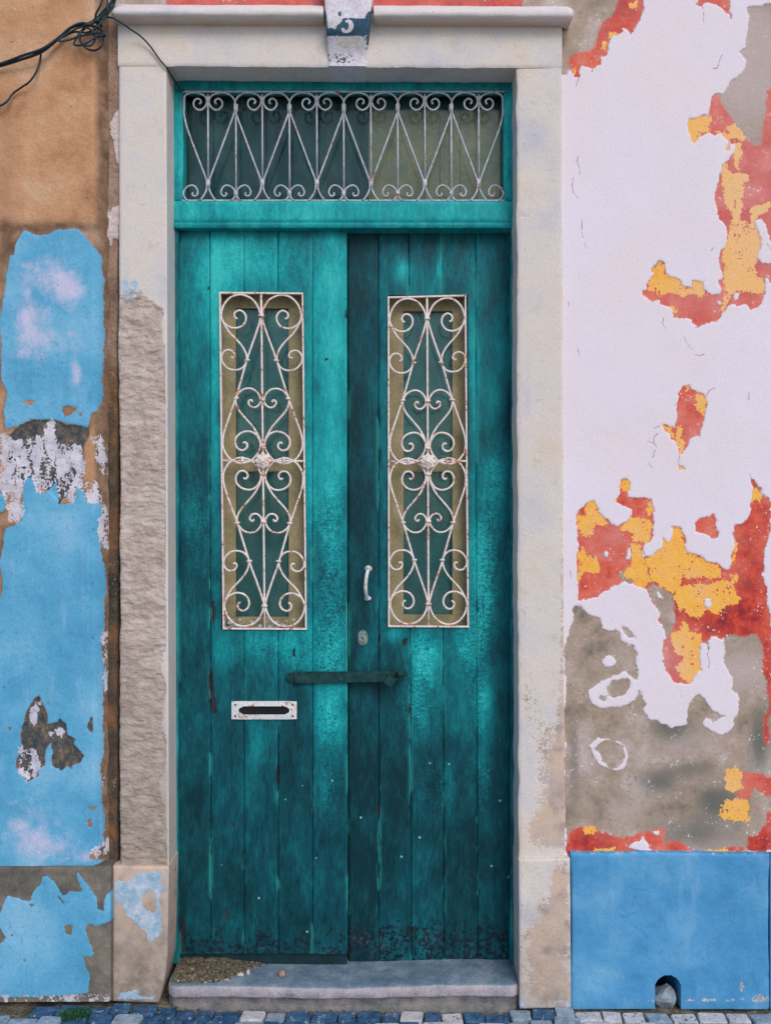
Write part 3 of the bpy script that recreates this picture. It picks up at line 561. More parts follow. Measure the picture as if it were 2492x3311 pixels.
relief('base_block', PX, PY, -.012, .26, MAT_ST, ss, .005*np.exp(-edge/2.5)+fbm(PX, PY, 120, 4, 24)*.003, dict(ER=zeros(PX)-60, BL=BL, TN=zeros(PX)+1, GR=np.clip(v*1.2-.1, 0, .9)))
PX, PY, u, v = quad_lattice((1677, 2780), (1842, 2776), (1846, 3262), (1680, 3264), 4)
edge = np.minimum(np.minimum(u*165, (1-u)*165), np.minimum(v*480, (1-v)*480))
TN = np.clip(blobs(PX, PY, [(1190, 1990, 60, 60, .55), (1210, 1900, 25, 60, .6), (1180, 2080, 60, 60, .6), (1200, 2150, 60, 40, .5)])+.1, 0, 1)
relief('base_block', PX, PY, -.012, .26, MAT_ST, ss, .004*np.exp(-edge/2.5)+fbm(PX, PY, 120, 4, 25)*.003+np.clip(fbm(PX, PY, 24, 3, 67)-.5, 0, 1)*.008, dict(ER=zeros(PX)-60, BL=np.where(v > .94, 4.0, -60)-8*vnoise(PX/30, PY/30), TN=TN, GR=np.clip(v*.7-.15, 0, .5)))
# lintel
PX, PY, u, v = quad_lattice((382, 40), (1816, 46), (1816, 219), (382, 212), 5)
PY = PY+np.exp(-(1-v)*170/6)*fbm(PX, PY*0, 60, 5, 66)*3
relief('lintel', PX, PY, 0, .26, MAT_ST, ss, fbm(PX, PY, 220, 4, 26)*.0015+.003*np.exp(-(1-v)*170/4), dict(ER=zeros(PX)-60, BL=-34+12*fbm(PX, PY, 60, 4, 27), TN=zeros(PX), GR=zeros(PX)))
# moulded cornice, returned at both ends, cut by the keystone
prof = [(86, 0.004), (80, -.004), (73, -.014), (66, -.026), (60, -.038), (52, -.046), (42, -.050), (33, -.048), (26, -.041), (21, -.028), (19, -.01), (18, .03)]
def cornice(xa, xb, ret_a, ret_b, name):
    xs_ = np.linspace(xa, xb, 90); V = []; n = len(prof)
    rings = []
    def ring(xf, yf=None):
        r = []
        for (py, pr) in prof:
            x = xf(pr); s = (DIST+pr)/DIST/PPM
            jit = .0012*math.sin(x*.013+py)+.0008*math.sin(x*.05+1.3*py)
            slope = (x-CX)*.0045
            r.append(((x-CX)*s, (pr+jit if yf is None else yf), EYE+(CY-py-slope)*s))
        return r
    if ret_a: rings.append(ring(lambda pr: xa-ret_a*max(-pr, 0)/.05, .03))
    for x in xs_:
        t = (x-xa)/(xb-xa)
        rings.append(ring(lambda pr, x=x, t=t: x-(ret_a*max(-pr, 0)/.05*(1-t)**30)+(ret_b*max(-pr, 0)/.05*t**30)))
    if ret_b: rings.append(ring(lambda pr: xb+ret_b*max(-pr, 0)/.05, .03))
    V = [p for r in rings for p in r]; F = []
    for i in range(len(rings)-1):
        for k in range(n-1): a_ = i*n+k; F.append((a_, a_+1, a_+n+1, a_+n))
    V = np.array(V); z = np.zeros(len(V))
    yel = np.array([max(0, 1-abs(i % n-2)/2.4) for i in range(len(V))])  # warm yellow shade under the cornice nose, put into the colour
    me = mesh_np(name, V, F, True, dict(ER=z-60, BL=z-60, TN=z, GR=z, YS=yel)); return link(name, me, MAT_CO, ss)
def mat_cornice():
    m = M('lime_cornice'); n = m.noise(8, 6, .6)
    c = m.ramp(n, [(.3, T(196, 190, 198)), (.5, T(212, 204, 204)), (.7, T(206, 198, 194))])
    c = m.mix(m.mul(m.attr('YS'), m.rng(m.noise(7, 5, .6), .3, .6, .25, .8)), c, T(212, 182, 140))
    c = m.mix(m.rng(m.noise(50, 4, .7), .7, .76, 0, .6), c, T(150, 130, 118))
    return m.out(c, .85, m.add(m.mul(m.noise(40, 5), .0015), m.mul(m.noise(200, 3), .0005)), spec=.2, grain=.06)
MAT_CO = mat_cornice()
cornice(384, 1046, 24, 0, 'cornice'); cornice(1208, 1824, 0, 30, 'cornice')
# keystone with the painted house number
def mat_key():
    m = M('keystone_paint'); n = m.noise(30, 6, .65)
    c = m.ramp(n, [(.3, T(194, 190, 202)), (.55, T(216, 210, 218)), (.72, T(204, 196, 196))])
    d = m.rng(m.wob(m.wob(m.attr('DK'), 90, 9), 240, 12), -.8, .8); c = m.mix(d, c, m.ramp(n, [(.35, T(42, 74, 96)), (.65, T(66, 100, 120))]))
    s = m.mul(m.rng(m.wob(m.attr('LO'), 90, 1.6), .45, .6), m.rng(m.noise(130, 5, .7), .5, .56)); c = m.mix(s, c, T(74, 92, 112))
    c = m.mix(m.rng(m.wob(m.attr('LT'), 120, 6), -1, 1), c, m.ramp(m.noise(70, 5, .7), [(.4, T(196, 186, 188)), (.6, T(214, 206, 204))]))
    c = m.mix(m.rng(m.wob(m.attr('NM'), 160, 2.5), -.6, .6), c, T(212, 210, 216))
    return m.out(c, .8, m.add(m.mul(m.noise(160, 4), .0008), m.mul(n, .001)), spec=.25)
MAT_KEY = mat_key()
PX, PY, u, v = quad_lattice((1040, -150), (1214, -150), (1184, 214), (1062, 213), 2)
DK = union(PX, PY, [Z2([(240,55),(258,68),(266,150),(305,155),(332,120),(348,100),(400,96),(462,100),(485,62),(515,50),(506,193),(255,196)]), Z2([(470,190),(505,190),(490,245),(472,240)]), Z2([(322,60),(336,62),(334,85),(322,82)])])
LT = union(PX, PY, [Z2([(315,196),(452,196),(448,240),(440,262),(330,258),(312,230)])])
NM = union(PX, PY, [Z2([(358,112),(376,104),(395,110),(404,130),(403,152),(391,170),(370,179),(349,175),(337,160),(341,150),(355,151),(361,163),(372,160),(379,145),(376,124),(364,121)]), Z2([(348,92),(350,74),(386,68),(389,84),(360,88),(358,100)])])
LO = np.clip(blobs(PX, PY, [(735, 125, 40, 14, .9), (790, 85, 10, 30, .7)]), 0, 1)
edge = np.minimum(u, 1-u)*120
relief('keystone', PX, PY, -.006, .1, MAT_KEY, ss, -.046*(lambda t: t*t*(3-2*t))(np.clip((205-PY)/150, 0, 1))+.005*np.exp(-edge/3)+fbm(PX, PY, 60, 3, 28)*.001, dict(DK=DK, LT=LT, NM=NM, LO=LO), true=True)

# ------------------------------------------------------------------ left neighbour wall
lw = empty('pilaster_wall', (-1.0, -.03, 0), 'ochre plaster pilaster wall with flaking sky-blue paint and grey concrete plinth', 'wall')
xs = steps((-1300, -500, 40), (-500, -60, 10), (-60, 336, 3)); ys = steps((-1700, -60, 40), (-60, 2800, 3.1))
X, Y = lattice(xs, ys)
BLUE = [Z4([(110,210),(160,95),(200,100),(260,130),(340,130),(420,95),(560,90),(620,140),(640,180),(715,280),(722,500),(725,850),(715,1050),(715,1300),(690,1390),(650,1420),(640,1490),(620,1510),(580,1500),(545,1490),(480,1490),(390,1450),(300,1450),(220,1455),(150,1490),(40,1525),(30,1400),(50,1260),(20,1180),(10,900),(0,750),(20,600),(45,480),(60,330),(70,280),(105,280)]),
 Z4([(160,2000),(180,1865),(235,1865),(270,1970),(310,1990),(400,1905),(415,2000),(420,2060),(530,2040),(550,1930),(600,1960),(610,2020),(720,2050)])+Z13([(640,40),(655,130),(640,270),(655,450),(668,600),(655,750),(660,900),(650,1000),(665,1150),(655,1300),(650,1500),(655,1700),(640,1830),(650,2000),(660,2212)])+Z14([(770,30),(780,100),(700,150),(690,180),(785,215),(780,236),(0,252),(-300,252)])+Z13([(-260,700),(0,700),(20,550),(0,450),(20,350),(40,220),(90,200),(140,170)]),
 Z4([(-60,1990),(20,1980),(45,2040),(30,2110),(-60,2120)])]
HOLES = [Z4([(150,1325),(200,1305),(270,1310),(225,1360)]), Z4([(450,1360),(480,1350),(550,1370),(520,1410),(470,1430),(440,1390)]), Z4([(570,1412),(580,1408),(578,1428)])]
SCAR = [Z13([(255,1300),(290,1390),(310,1440),(310,1490),(360,1480),(390,1455),(430,1490),(440,1560),(490,1590),(480,1620),(550,1700),(520,1740),(470,1760),(465,1790),(440,1760),(400,1800),(360,1780),(335,1770),(340,1690),(330,1620),(300,1660),(290,1760),(255,1780),(250,1830),(180,1865),(150,1790),(105,1780),(105,1720),(140,1650),(135,1560),(155,1470),(180,1400),(210,1340)]), Z13([(590,1440),(605,1460),(605,1560),(560,1520)]), Z13([(575,2035),(640,2035),(600,2062)]), Z13([(568,2120),(590,2110),(600,2160),(575,2160)]), Z13([(55,1510),(75,1515),(65,1535)]), Z13([(310,1350),(325,1355),(318,1375)])]
LIME = [Z4([(-60,1560),(60,1540),(80,1600),(300,1560),(310,1510),(330,1480),(380,1450),(385,1560),(420,1600),(500,1640),(590,1640),(600,1900),(590,1960),(540,1920),(520,2040),(440,2060),(405,2050),(410,1900),(340,1940),(300,1980),(260,1960),(240,1890),(190,1860),(160,1990),(165,2120),(150,2180),(70,2180),(40,2050),(10,1980),(-60,1900)]), Z4([(660,1580),(700,1560),(730,1640),(745,1750),(720,1850),(690,1750),(665,1650)]),
 Z4([(610,1900),(690,1880),(720,2050),(640,2060),(605,2000)]), Z13([(645,60),(665,60),(680,200),(672,350),(655,330),(640,270)]), Z13([(650,880),(690,930),(680,1120),(660,1150),(650,1000)]), Z13([(655,1150),(690,1180),(685,1290),(660,1290)]), Z13([(640,1830),(662,1830),(655,1900)]), Z14([(690,140),(760,90),(800,60),(805,170),(740,180)]), Z14([(490,165),(550,170),(540,195),(500,190)])]
SLIME = [Z13([(200,1400),(260,1340),(270,1400),(230,1480),(180,1500)]), Z13([(140,1650),(240,1650),(260,1780),(180,1865),(105,1780)]), Z13([(310,1530),(410,1510),(430,1550),(380,1570),(320,1580)])]
B = np.minimum(union(X, Y, BLUE), -union(X, Y, HOLES+SCAR)); B = np.where(X < -45, np.clip((Y-1500-.5*X)/10, -25, 25)+fbm(X, Y, 420, 5, 58)*70, B)
B = B+fbm(X, Y, 36, 5, 41)*5
W = np.minimum(np.maximum(union(X, Y, LIME)-2, union(X, Y, SLIME)-3)+fbm(X, Y, 30, 4, 57)*10, 2.2)
D = np.maximum(union(X, Y, [Z4([(60,1560),(150,1490),(220,1455),(300,1450),(390,1450),(480,1490),(560,1490),(640,1500),(640,1560),(600,1660),(590,1900),(540,1930),(420,2060),(330,1950),(240,1890),(60,1900)]), SCAR[0], SCAR[1]]), -60)
CL = np.clip(blobs(X, Y, [(140, 620, 40, 45, 1.0), (95, 585, 45, 35, .5), (55, 690, 40, 60, .6), (100, 740, 60, 45, .45), (165, 800, 14, 45, .8), (60, 640, 25, 60, .4), (60, 860, 60, 30, .3), (90, 1810, 60, 50, .75), (40, 1780, 40, 60, .4), (75, 1240, 60, 30, .15), (190, 1850, 20, 20, .5)]), 0, 1)
BR = np.clip(np.clip((X-300)/20, 0, 1)+blobs(X, Y, [(120, 492, 140, 14, .9), (15, 560, 22, 70, .9), (225, 560, 18, 70, .9), (225, 880, 20, 300, .8), (10, 500, 18, 300, .3), (0, 1170, 30, 60, .6)]), 0, 1)
BR = np.clip(BR+.8*np.exp(-np.abs(B)/14)*(B < 3)*(Y > 720), 0, 1)
dy = .045*np.clip((X-296)/40, 0, 1)**1.8-np.clip(B/3, -1, 1)*.0012+fbm(X, Y, 260, 5, 42)*.004+fbm(X, Y, 40, 3, 43)*.001
dy += .006*np.exp(-((Y-745)/20)**2)*np.clip(-B/5, 0, 1)+np.clip(D/8, 0, 1)*(.003+.003*fbm(X, Y, 30, 4, 46))
relief('pilaster_face', X, Y, -.03, .2, MAT_LW, lw, dy, dict(B=B, W=W, D=D, CL=CL, BR=BR, CO=zeros(X)))
xs = steps((-1300, -40, 40), (-40, 357, 4)); ys = steps((2803, 3240, 4)); X, Y = lattice(xs, ys)
PB = Z14([(-300,600),(0,600),(40,500),(60,470),(130,480),(200,500),(230,510),(260,430),(320,370),(330,320),(370,315),(420,360),(460,430),(490,470),(540,430),(640,430),(610,370),(590,310),(600,295),(650,340),(700,420),(750,480),(755,560),(800,590),(800,500),(830,450),(862,440),(862,660),(790,680),(740,695),(680,685),(665,740),(700,830),(725,910),(710,935),(640,935),(660,1010),(690,1060),(680,1200),(670,1215),(500,1235),(300,1245),(-300,1245),(-300,840),(0,840),(50,790),(0,720)])
PH = [Z14([(495,705),(540,690),(565,705),(545,770),(510,770)]), Z14([(430,465),(465,480),(500,525),(470,515)]), Z14([(225,525),(262,540),(245,555)]), Z14([(80,750),(105,765),(90,785)]), Z14([(165,705),(190,710),(180,735)]), Z14([(650,795),(672,805),(665,830)]), Z14([(380,890),(415,895),(395,910)]), Z14([(175,955),(205,960),(190,975)])]
B = np.minimum(sdf(X, Y, PB), -union(X, Y, PH))+fbm(X, Y, 36, 5, 45)*4
W = np.where(Y > 3214, 4, -60)+8*fbm(X, Y, 60, 3, 47)-4
ed = np.minimum(357-X, Y-2803)
relief('plinth', X, Y, -.034, .2, MAT_LW, lw, .006*np.exp(-ed/5)-np.clip(B/3, -1, 1)*.001+fbm(X, Y, 160, 4, 48)*.003, dict(B=B, W=W, D=zeros(X)-60, CL=zeros(X), BR=zeros(X), CO=zeros(X)+1))
xs = steps((300, 408, 3)); ys = steps((-1700, -60, 40), (-60, 2805, 5)); X, Y = lattice(xs, ys)
L = union(X, Y, [Z1([(560,570),(600,650),(625,600),(645,560),(645,890),(625,870),(610,760),(590,720),(590,650)]), Z1([(570,1000),(590,1160),(600,1120),(645,1110),(645,1290),(612,1285),(598,1325),(575,1260),(590,1190),(565,1150)])])+fbm(X, Y, 20, 4, 49)*5
relief('mortar_joint', X, Y, .016, .1, MAT_GV, lw, .05*np.exp(-((X-387)/5)**2)*np.clip((Y-700)/200, 0, 1)+fbm(X, Y, 90, 5, 50)*.010*np.clip((Y-200)/600, .3, 1)-np.clip(L/4, 0, 1)*.002, dict(L=L))

# ------------------------------------------------------------------ teal door frame with fanlight
CRACKLE = [(712, 1120, 30, 90, .8), (715, 1300, 30, 110, 1.), (710, 1420, 30, 60, .9), (712, 1560, 28, 60, .8), (710, 1700, 22, 60, .5), (430, 1130, 30, 90, .5), (1050, 1210, 26, 130, 1.), (1040, 1340, 22, 70, 1.), (915, 1420, 30, 60, 1.), (1000, 1400, 30, 60, .6), (900, 1520, 30, 70, .8), (1035, 1500, 20, 80, .8), (1075, 1040, 26, 60, .5), (940, 1700, 30, 60, .5), (1040, 1680, 24, 60, .5), (565, 1400, 60, 40, .5), (640, 1420, 30, 50, .5), (560, 560, 120, 60, .3)]
def teal_attr(X, Y, F, CH=None, BT=None, SP=None, ED=None):
    z = np.zeros(X.shape)
    return dict(F=F, CK=np.clip(blobs(X, Y, CRACKLE), 0, 1)+.1, CH=z-60 if CH is None else CH, BT=z if BT is None else BT, SP=z if SP is None else SP, ED=z if ED is None else ED)
FR_Y = .088
df = empty('door_frame', P(1110, 3112, FR_Y), 'turquoise wooden door frame with glazed fanlight behind grey iron scrollwork', 'fanlight')
def frame_piece(name, x0, x1, y0, y1, yd, th, F, parent=df, rnd=4, st=6):
    xs = steps((x0, x1, st)); ys = steps((y0, y1, st)); X, Y = lattice(xs, ys)
    ed = np.minimum(np.minimum(X-x0, x1-X), np.minimum(Y-y0, y1-Y))
    ED = np.exp(-ed/5)
    return relief(name, X, Y, yd, th, MAT_TEAL, parent, .004*np.exp(-ed/3)+fbm(X, Y, 90, 3, 90)*.0008, teal_attr(X, Y, F+.1*fbm(X, Y, 120, 3, 91), ED=ED*.6))
frame_piece('head_rail', 545, 1690, 240, 296, FR_Y, .03, .56)
frame_piece('post', 545, 592, 296.5, 648, FR_Y+.001, .06, .68); frame_piece('post', 1628, 1690, 296.5, 648, FR_Y+.001, .06, .72)
rail = frame_piece('transom_rail', 545, 1690, 649, 716, FR_Y-.004, .07, .84)
frame_piece('drip_moulding', 545, 1690, 717, 735, FR_Y-.010, .07, .7, rail)
frame_piece('post', 545, 577, 736, 3118, FR_Y+.008, .08, .38); frame_piece('post', 1650, 1690, 736, 3118, FR_Y+.012, .08, .3)
# glass and what hangs behind it
def flat(name, x0, x1, y0, y1, yd, mat, parent, th=.004):
    bm = bmesh.new(); a = P(x0, y0, yd); b = P(x1, y1, yd); box_bm(bm, (a[0], yd, b[2]), (b[0], yd+th, a[2])); return bm_obj(name, bm, mat, parent)
flat('glass_pane', 586, 1636, 270, 660, FR_Y+.045, MAT_GLASS, df)
def curtain(name, x0, x1, y0, y1, yd, mat, amp, wl):
    xs = steps((x0, x1, 4)); ys = steps((y0, y1, 30)); X, Y = lattice(xs, ys)
    return relief(name, X, Y, yd, .01, mat, df, amp*np.sin(X/wl+2*fbm(X, Y, 200, 2, 95))+fbm(X, Y, 200, 3, 96)*.004)
curtain('curtain', 560, 1196, 262, 690, FR_Y+.085, MAT_CURT, .004, 16)
curtain('board', 1192, 1420, 262, 690, FR_Y+.075, MAT_BEIGE, .0008, 40); curtain('board', 1422, 1486, 262, 690, FR_Y+.078, MAT_BEIGE, .0006, 40); curtain('board', 1488, 1680, 262, 690, FR_Y+.076, MAT_BEIGE, .0008, 40)
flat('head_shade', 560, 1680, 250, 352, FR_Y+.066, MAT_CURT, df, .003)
# scrollwork of the fanlight
fg = link('fanlight_grille', bpy.data.meshes.new('fanlight_grille'), MAT_IRON2, df)
GY = FR_Y+.004
def zy(y): return y/1.665
bm = bmesh.new()
for (yy0, yy1) in ((295, 299), (646, 650)):
    a = P(590, yy0, GY); b = P(1630, yy1, GY); box_bm(bm, (a[0], GY-.002, b[2]), (b[0], GY+.004, a[2]))
bm.to_mesh(fg.data); bm.free()
heart = [(42,1078),(24,1056),(9,1025),(4,990),(11,960),(60,830),(110,695),(138,620),(147,585),(148,562),(140,535),(122,514),(100,503),(76,500),(48,503),(22,514),(7,535),(8,560),(22,582),(42,593),(62,587),(76,570),(76,548),(62,533),(46,534),(37,545),(40,556),(47,557)]
foot = [(24,1080),(7,1060),(3,1035),(18,1011),(45,998),(68,1007),(80,1032),(74,1051),(60,1056),(50,1047),(54,1037)]
xt = [672.7, 848, 1024, 1198.5, 1372.7, 1546.8]; xb = [592, 762.8, 935.7, 1111, 1285, 1458, 1627]
r_i = .0031
for i, x in enumerate(xt):
    for s in (-1, 1):
        pts = [P(min(1624, max(596, x+s*dx/1.665)), zy(yy_), GY-.002+.001*s) for dx, yy_ in heart]
        if (i == 0 and s < 0): pts = [p for p in pts]
        tube('scroll', pts, r_i, MAT_IRON2, fg, 4, 6)
    tube('bar', [P(x, zy(508), GY), P(x+1, zy(985), GY)], r_i*.95, MAT_IRON2, fg, 1, 6)
    tube('collar', [P(x, zy(968), GY-.001), P(x, zy(1010), GY-.001)], .0075, MAT_IRON2, fg, 1, 8, flat=.7)
    tube('collar', [P(x, zy(520), GY-.001), P(x, zy(548), GY-.001)], .0070, MAT_IRON2, fg, 1, 8, flat=.7)
for i, x in enumerate(xb):
    for s in (-1, 1):
        if (i == 0 and s < 0) or (i == 6 and s > 0): continue
        tube('scroll', [P(x+s*dx/1.665, zy(yy_), GY-.002) for dx, yy_ in foot], r_i*.95, MAT_IRON2, fg, 4, 6)
    if 0 < i < 6:
        tube('bar', [P(x, zy(568), GY), P(x+1, zy(1076), GY)], r_i*.95, MAT_IRON2, fg, 1, 6)
        tube('collar', [P(x, zy(562), GY-.001), P(x, zy(604), GY-.001)], .0072, MAT_IRON2, fg, 1, 8, flat=.7)
        tube('collar', [P(x, zy(1030), GY-.001), P(x, zy(1058), GY-.001)], .0066, MAT_IRON2, fg, 1, 8, flat=.7)

# ------------------------------------------------------------------ the two door leaves
TONE_L = [(715, 1820, 50, 200, -.1), (500, 640, 160, 200, .14), (570, 1780, 260, 260, -.1), (600, 2000, 260, 150, -.08), (725, 720, 45, 330, .5), (560, 560, 130, 80, .4), (470, 560, 60, 80, .25), (715, 1080, 34, 260, .3), (465, 900, 14, 300, .4), (668, 1000, 14, 320, .42), (715, 1430, 40, 130, .5), (640, 1400, 40, 60, .38), (560, 1395, 70, 45, .35), (710, 1560, 32, 70, .35), (555, 1600, 18, 50, .35), (705, 1720, 20, 60, .3), (420, 720, 60, 160, .22), (415, 1130, 30, 160, .15), (480, 1420, 20, 60, .25), (690, 1850, 40, 90, .1), (600, 1750, 120, 80, .06)]  # bleached patches, and entries that darken the paint towards the bottom
TONE_R = [(930, 1830, 260, 230, -.1), (1000, 700, 120, 150, .06), (870, 585, 16, 34, .5), (950, 580, 10, 34, .4), (1010, 560, 60, 70, .12), (1022, 850, 10, 250, .42), (1062, 860, 30, 60, .38), (1070, 1020, 30, 90, .42), (1035, 1220, 34, 120, .55), (1050, 1330, 24, 60, .3), (920, 1420, 40, 55, .55), (1005, 1400, 40, 65, .6), (1050, 1520, 18, 70, .5), (910, 1520, 40, 70, .32), (1000, 1540, 40, 60, .25), (830, 900, 10, 300, .25), (800, 800, 20, 200, .12), (970, 1700, 16, 70, .3), (1045, 1660, 14, 60, .28), (880, 720, 70, 90, .1), (815, 1300, 18, 90, .22), (800, 1390, 25, 40, .2), (850, 1370, 18, 18, .5), (920, 600, 80, 60, .12), (1085, 760, 18, 100, .15)]
CHIPS = [DV(p) for p in [[(449,1455),(458,1440),(462,1480),(468,1540),(460,1545),(452,1510)],[(456,1295),(463,1300),(464,1340),(458,1350)],[(868,1383),(880,1378),(878,1392),(870,1395)],[(817,1372),(822,1370),(822,1390),(816,1388)],[(596,1655),(602,1652),(602,1700),(597,1690)],[(814,1740),(820,1738),(820,1765),(814,1762)],[(882,1520),(887,1520),(886,1545),(882,1545)],[(663,1305),(667,1302),(668,1312),(664,1314)],[(742,1310),(746,1306),(746,1325),(742,1322)],[(745,670),(749,668),(749,690),(745,688)],[(700,775),(708,773),(708,780),(702,780)],[(498,1778),(508,1780),(508,1790),(500,1786)],[(560,1402),(575,1400),(576,1405),(562,1406)],[(633,1400),(638,1398),(638,1420),(632,1418)],[(448,620),(452,618),(453,626),(449,626)],[(385,1985),(398,1980),(402,2040),(392,2056),(384,2040)],[(486,1962),(490,1960),(492,1985),(487,1990)],[(466,1990),(472,1995),(480,2008),(474,2012)]]]
def plank(name, x0t, x1t, x0b, x1b, y0, y1, yd, parent, tones, bias, cut=None, seed=0):
    """one board; x edges may lean; cut = (xa, xb, ya, yb) window opening to leave out"""
    ys = steps((y0, y1, 6)); 
    if cut: ys = np.unique(np.concatenate([ys[(np.abs(ys-cut[2]) > 2) & (np.abs(ys-cut[3]) > 2)], [cut[2], cut[3]]]))
    us = np.concatenate([[0, .02, .05], np.linspace(.1, .9, 15), [.95, .98, 1]])
    U, PYY = np.meshgrid(us, ys); v = (PYY-y0)/(y1-y0)
    xa = x0t*(1-v)+x0b*v+.7; xb_ = x1t*(1-v)+x1b*v-.7
    wdt = xb_-xa
    if cut:
        # pull a lattice column onto the window edge
        ce = None
        if cut[0] > x0t+4 and cut[0] < x1t-4: ce = cut[0]
        elif cut[1] > x0t+4 and cut[1] < x1t-4: ce = cut[1]
        if ce is not None:
            t = (ce-x0t)/(x1t-x0t); k = int(np.argmin(np.abs(us-t))); us2 = us.copy(); us2[k] = t; us2 = np.sort(us2); U, PYY = np.meshgrid(us2, ys); us = us2
    PXX = xa+U*wdt
    keep = None
    if cut:
        uc = (us[1:]+us[:-1])/2; xc = x0t+uc*(x1t-x0t); yc = (ys[1:]+ys[:-1])/2
        XC, YC = np.meshgrid(xc, yc); keep = ~((XC > cut[0]) & (XC < cut[1]) & (YC > cut[2]) & (YC < cut[3]))
    ed = np.minimum(U, 1-U)*wdt
    dy = .0028*np.exp(-ed/1.6)+fbm(PXX, PYY, 260, 3, 200+seed)*.0014+.0012*((U-.5)*2)**2*(1 if seed % 2 else -.4)
    F = bias+blobs(PXX, PYY, tones)+.10*(vnoise(PXX*0+seed*3.3, PYY/400., 77)-.5)+.05*((seed*37) % 5-2)/2
    CH = union(PXX, PYY, CHIPS)
    BT = np.clip((PYY-2930)/120, 0, 1)*(.62 if seed < 10 else .95)
    SP = np.clip((PYY-2300)/300, 0, 1)*.9
    ED = np.exp(-ed/3.5)
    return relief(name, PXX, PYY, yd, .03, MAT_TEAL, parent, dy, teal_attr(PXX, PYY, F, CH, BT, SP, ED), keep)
def leaf(kind_label, x_top, x_bot, y0, y1, yd, tones, bias, win, label_seed):
    lf = empty('door_leaf', P((x_top[0]+x_top[-1])/2, y1, yd), kind_label, 'door')
    wx0, wx1, wy0, wy1 = win
    for i in range(len(x_top)-1):
        xa, xb_ = x_top[i], x_top[i+1]; cut = None
        if xb_ > wx0+3 and xa < wx1-3: cut = (wx0, wx1, wy0, wy1)
        b_ = bias[i]
        if cut and wx0 <= xa+3 and wx1 >= xb_-3:      # the window takes the whole width: a board above and a board below
            vv0 = lambda y: (y-y0)/(y1-y0)
            xl = lambda y: (xa*(1-vv0(y))+x_bot[i]*vv0(y), xb_*(1-vv0(y))+x_bot[i+1]*vv0(y))
            a, b = xl(wy0); plank('plank', xa, xb_, a, b, y0, wy0, yd, lf, tones, b_, None, label_seed+i)
            a, b = xl(wy1); plank('plank', a, b, x_bot[i], x_bot[i+1], wy1, y1, yd, lf, tones, b_, None, label_seed+i)
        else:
            plank('plank', xa, xb_, x_bot[i], x_bot[i+1], y0, y1, yd, lf, tones, b_, cut, label_seed+i)
    # backing boards standing for the tongues, added to stop light leaking through the joints
    bk = []
    for (xa, xb_, ya, yb) in ((x_top[0]+2, wx0-2, y0+2, y1-4), (wx1+2, x_top[-1]-2, y0+2, y1-4), (wx0-2, wx1+2, y0+2, wy0-3), (wx0-2, wx1+2, wy1+3, y1-4)):
        bm = bmesh.new(); a = P(xa, ya, yd+.012); b = P(xb_, yb, yd+.012); box_bm(bm, (a[0], yd+.0125, b[2]), (b[0], yd+.034, a[2]))
        bm_obj('back_board', bm, MAT_DARK, lf)
    return lf
F_ = 1.4967
YL, YR = .112, .136
xtL = [x*F_ for x in (384, 453, 527, 600, 675, 749.5)]; xbL = [x*F_ for x in (387, 456, 528, 601, 676, 751.5)]
xtR = [x*F_ for x in (750.5, 817, 883, 955, 1027, 1102)]; xbR = [x*F_ for x in (753, 819, 889, 958, 1032, 1106)]
WL = (476*F_, 657*F_, 631*F_, 1361*F_); WR = (838*F_, 1010*F_, 637*F_, 1356*F_)
leafL = leaf('turquoise plank door leaf with the letter plate and iron scroll window', xtL, xbL, 490*F_, 3084, YL, TONE_L, [.26, .27, .25, .25, .28], WL, 0)
leafR = leaf('darker turquoise plank door leaf with the pull handle and keyhole', xtR, xbR, 490*F_, 3108, YR, TONE_R, [.13, .2, .23, .24, .22], WR, 10)  # first board toned darker: shade beside the left leaf put into its paint
# rotten foot of the left leaf: a set-back dark rail
bm = bmesh.new(); a = P(xbL[0], 3070, YL+.008); b = P(xbL[-1]-2, 3118, YL+.008); box_bm(bm, (a[0], YL+.009, b[2]), (b[0], YL+.012, a[2]), .001); bm_obj('bottom_rail', bm, mat_simple('dark_timber', [(.35, T(10, 36, 42)), (.65, T(14, 50, 56))], 30, .8), leafL)

# ---- door windows: recess, cream sash, dark panes, iron grille
up_main = [(1022,912),(1040,906),(1050,882),(1038,856),(1005,841),(970,856),(949,892),(955,940),(990,981),(1040,996),(1085,990),(1138,957),(1163,905),(1160,850),(1130,780),(1075,726),(1010,705),(950,712),(885,748),(840,815),(822,885),(830,940),(870,1060),(935,1235),(990,1410),(1050,1600),(1110,1765),(1158,1900),(1174,1985),(1166,2055),(1122,2128),(1055,2168),(1000,2172),(930,2150),(880,2102),(850,2050),(843,1995),(868,1940),(903,1908),(950,1895),(1012,1910),(1056,1952),(1064,2003),(1040,2048),(1000,2060),(966,2040),(960,2010),(978,1990),(997,2000)]
up_s = [(1165,900),(1142,960),(1098,1032),(1040,1092),(990,1150),(960,1205),(950,1250),(953,1285),(968,1318),(1003,1350),(1060,1362),(1120,1345),(1164,1292),(1170,1240),(1142,1197),(1102,1187),(1066,1205),(1055,1236),(1070,1256),(1087,1247)]
up_heart = [(906,1640),(914,1622),(934,1628),(941,1650),(922,1678),(886,1686),(852,1665),(834,1622),(852,1570),(892,1531),(940,1520),(990,1534),(1030,1570),(1052,1615),(1049,1662),(1020,1722),(960,1792),(902,1860),(862,1930),(842,1990),(836,2045)]
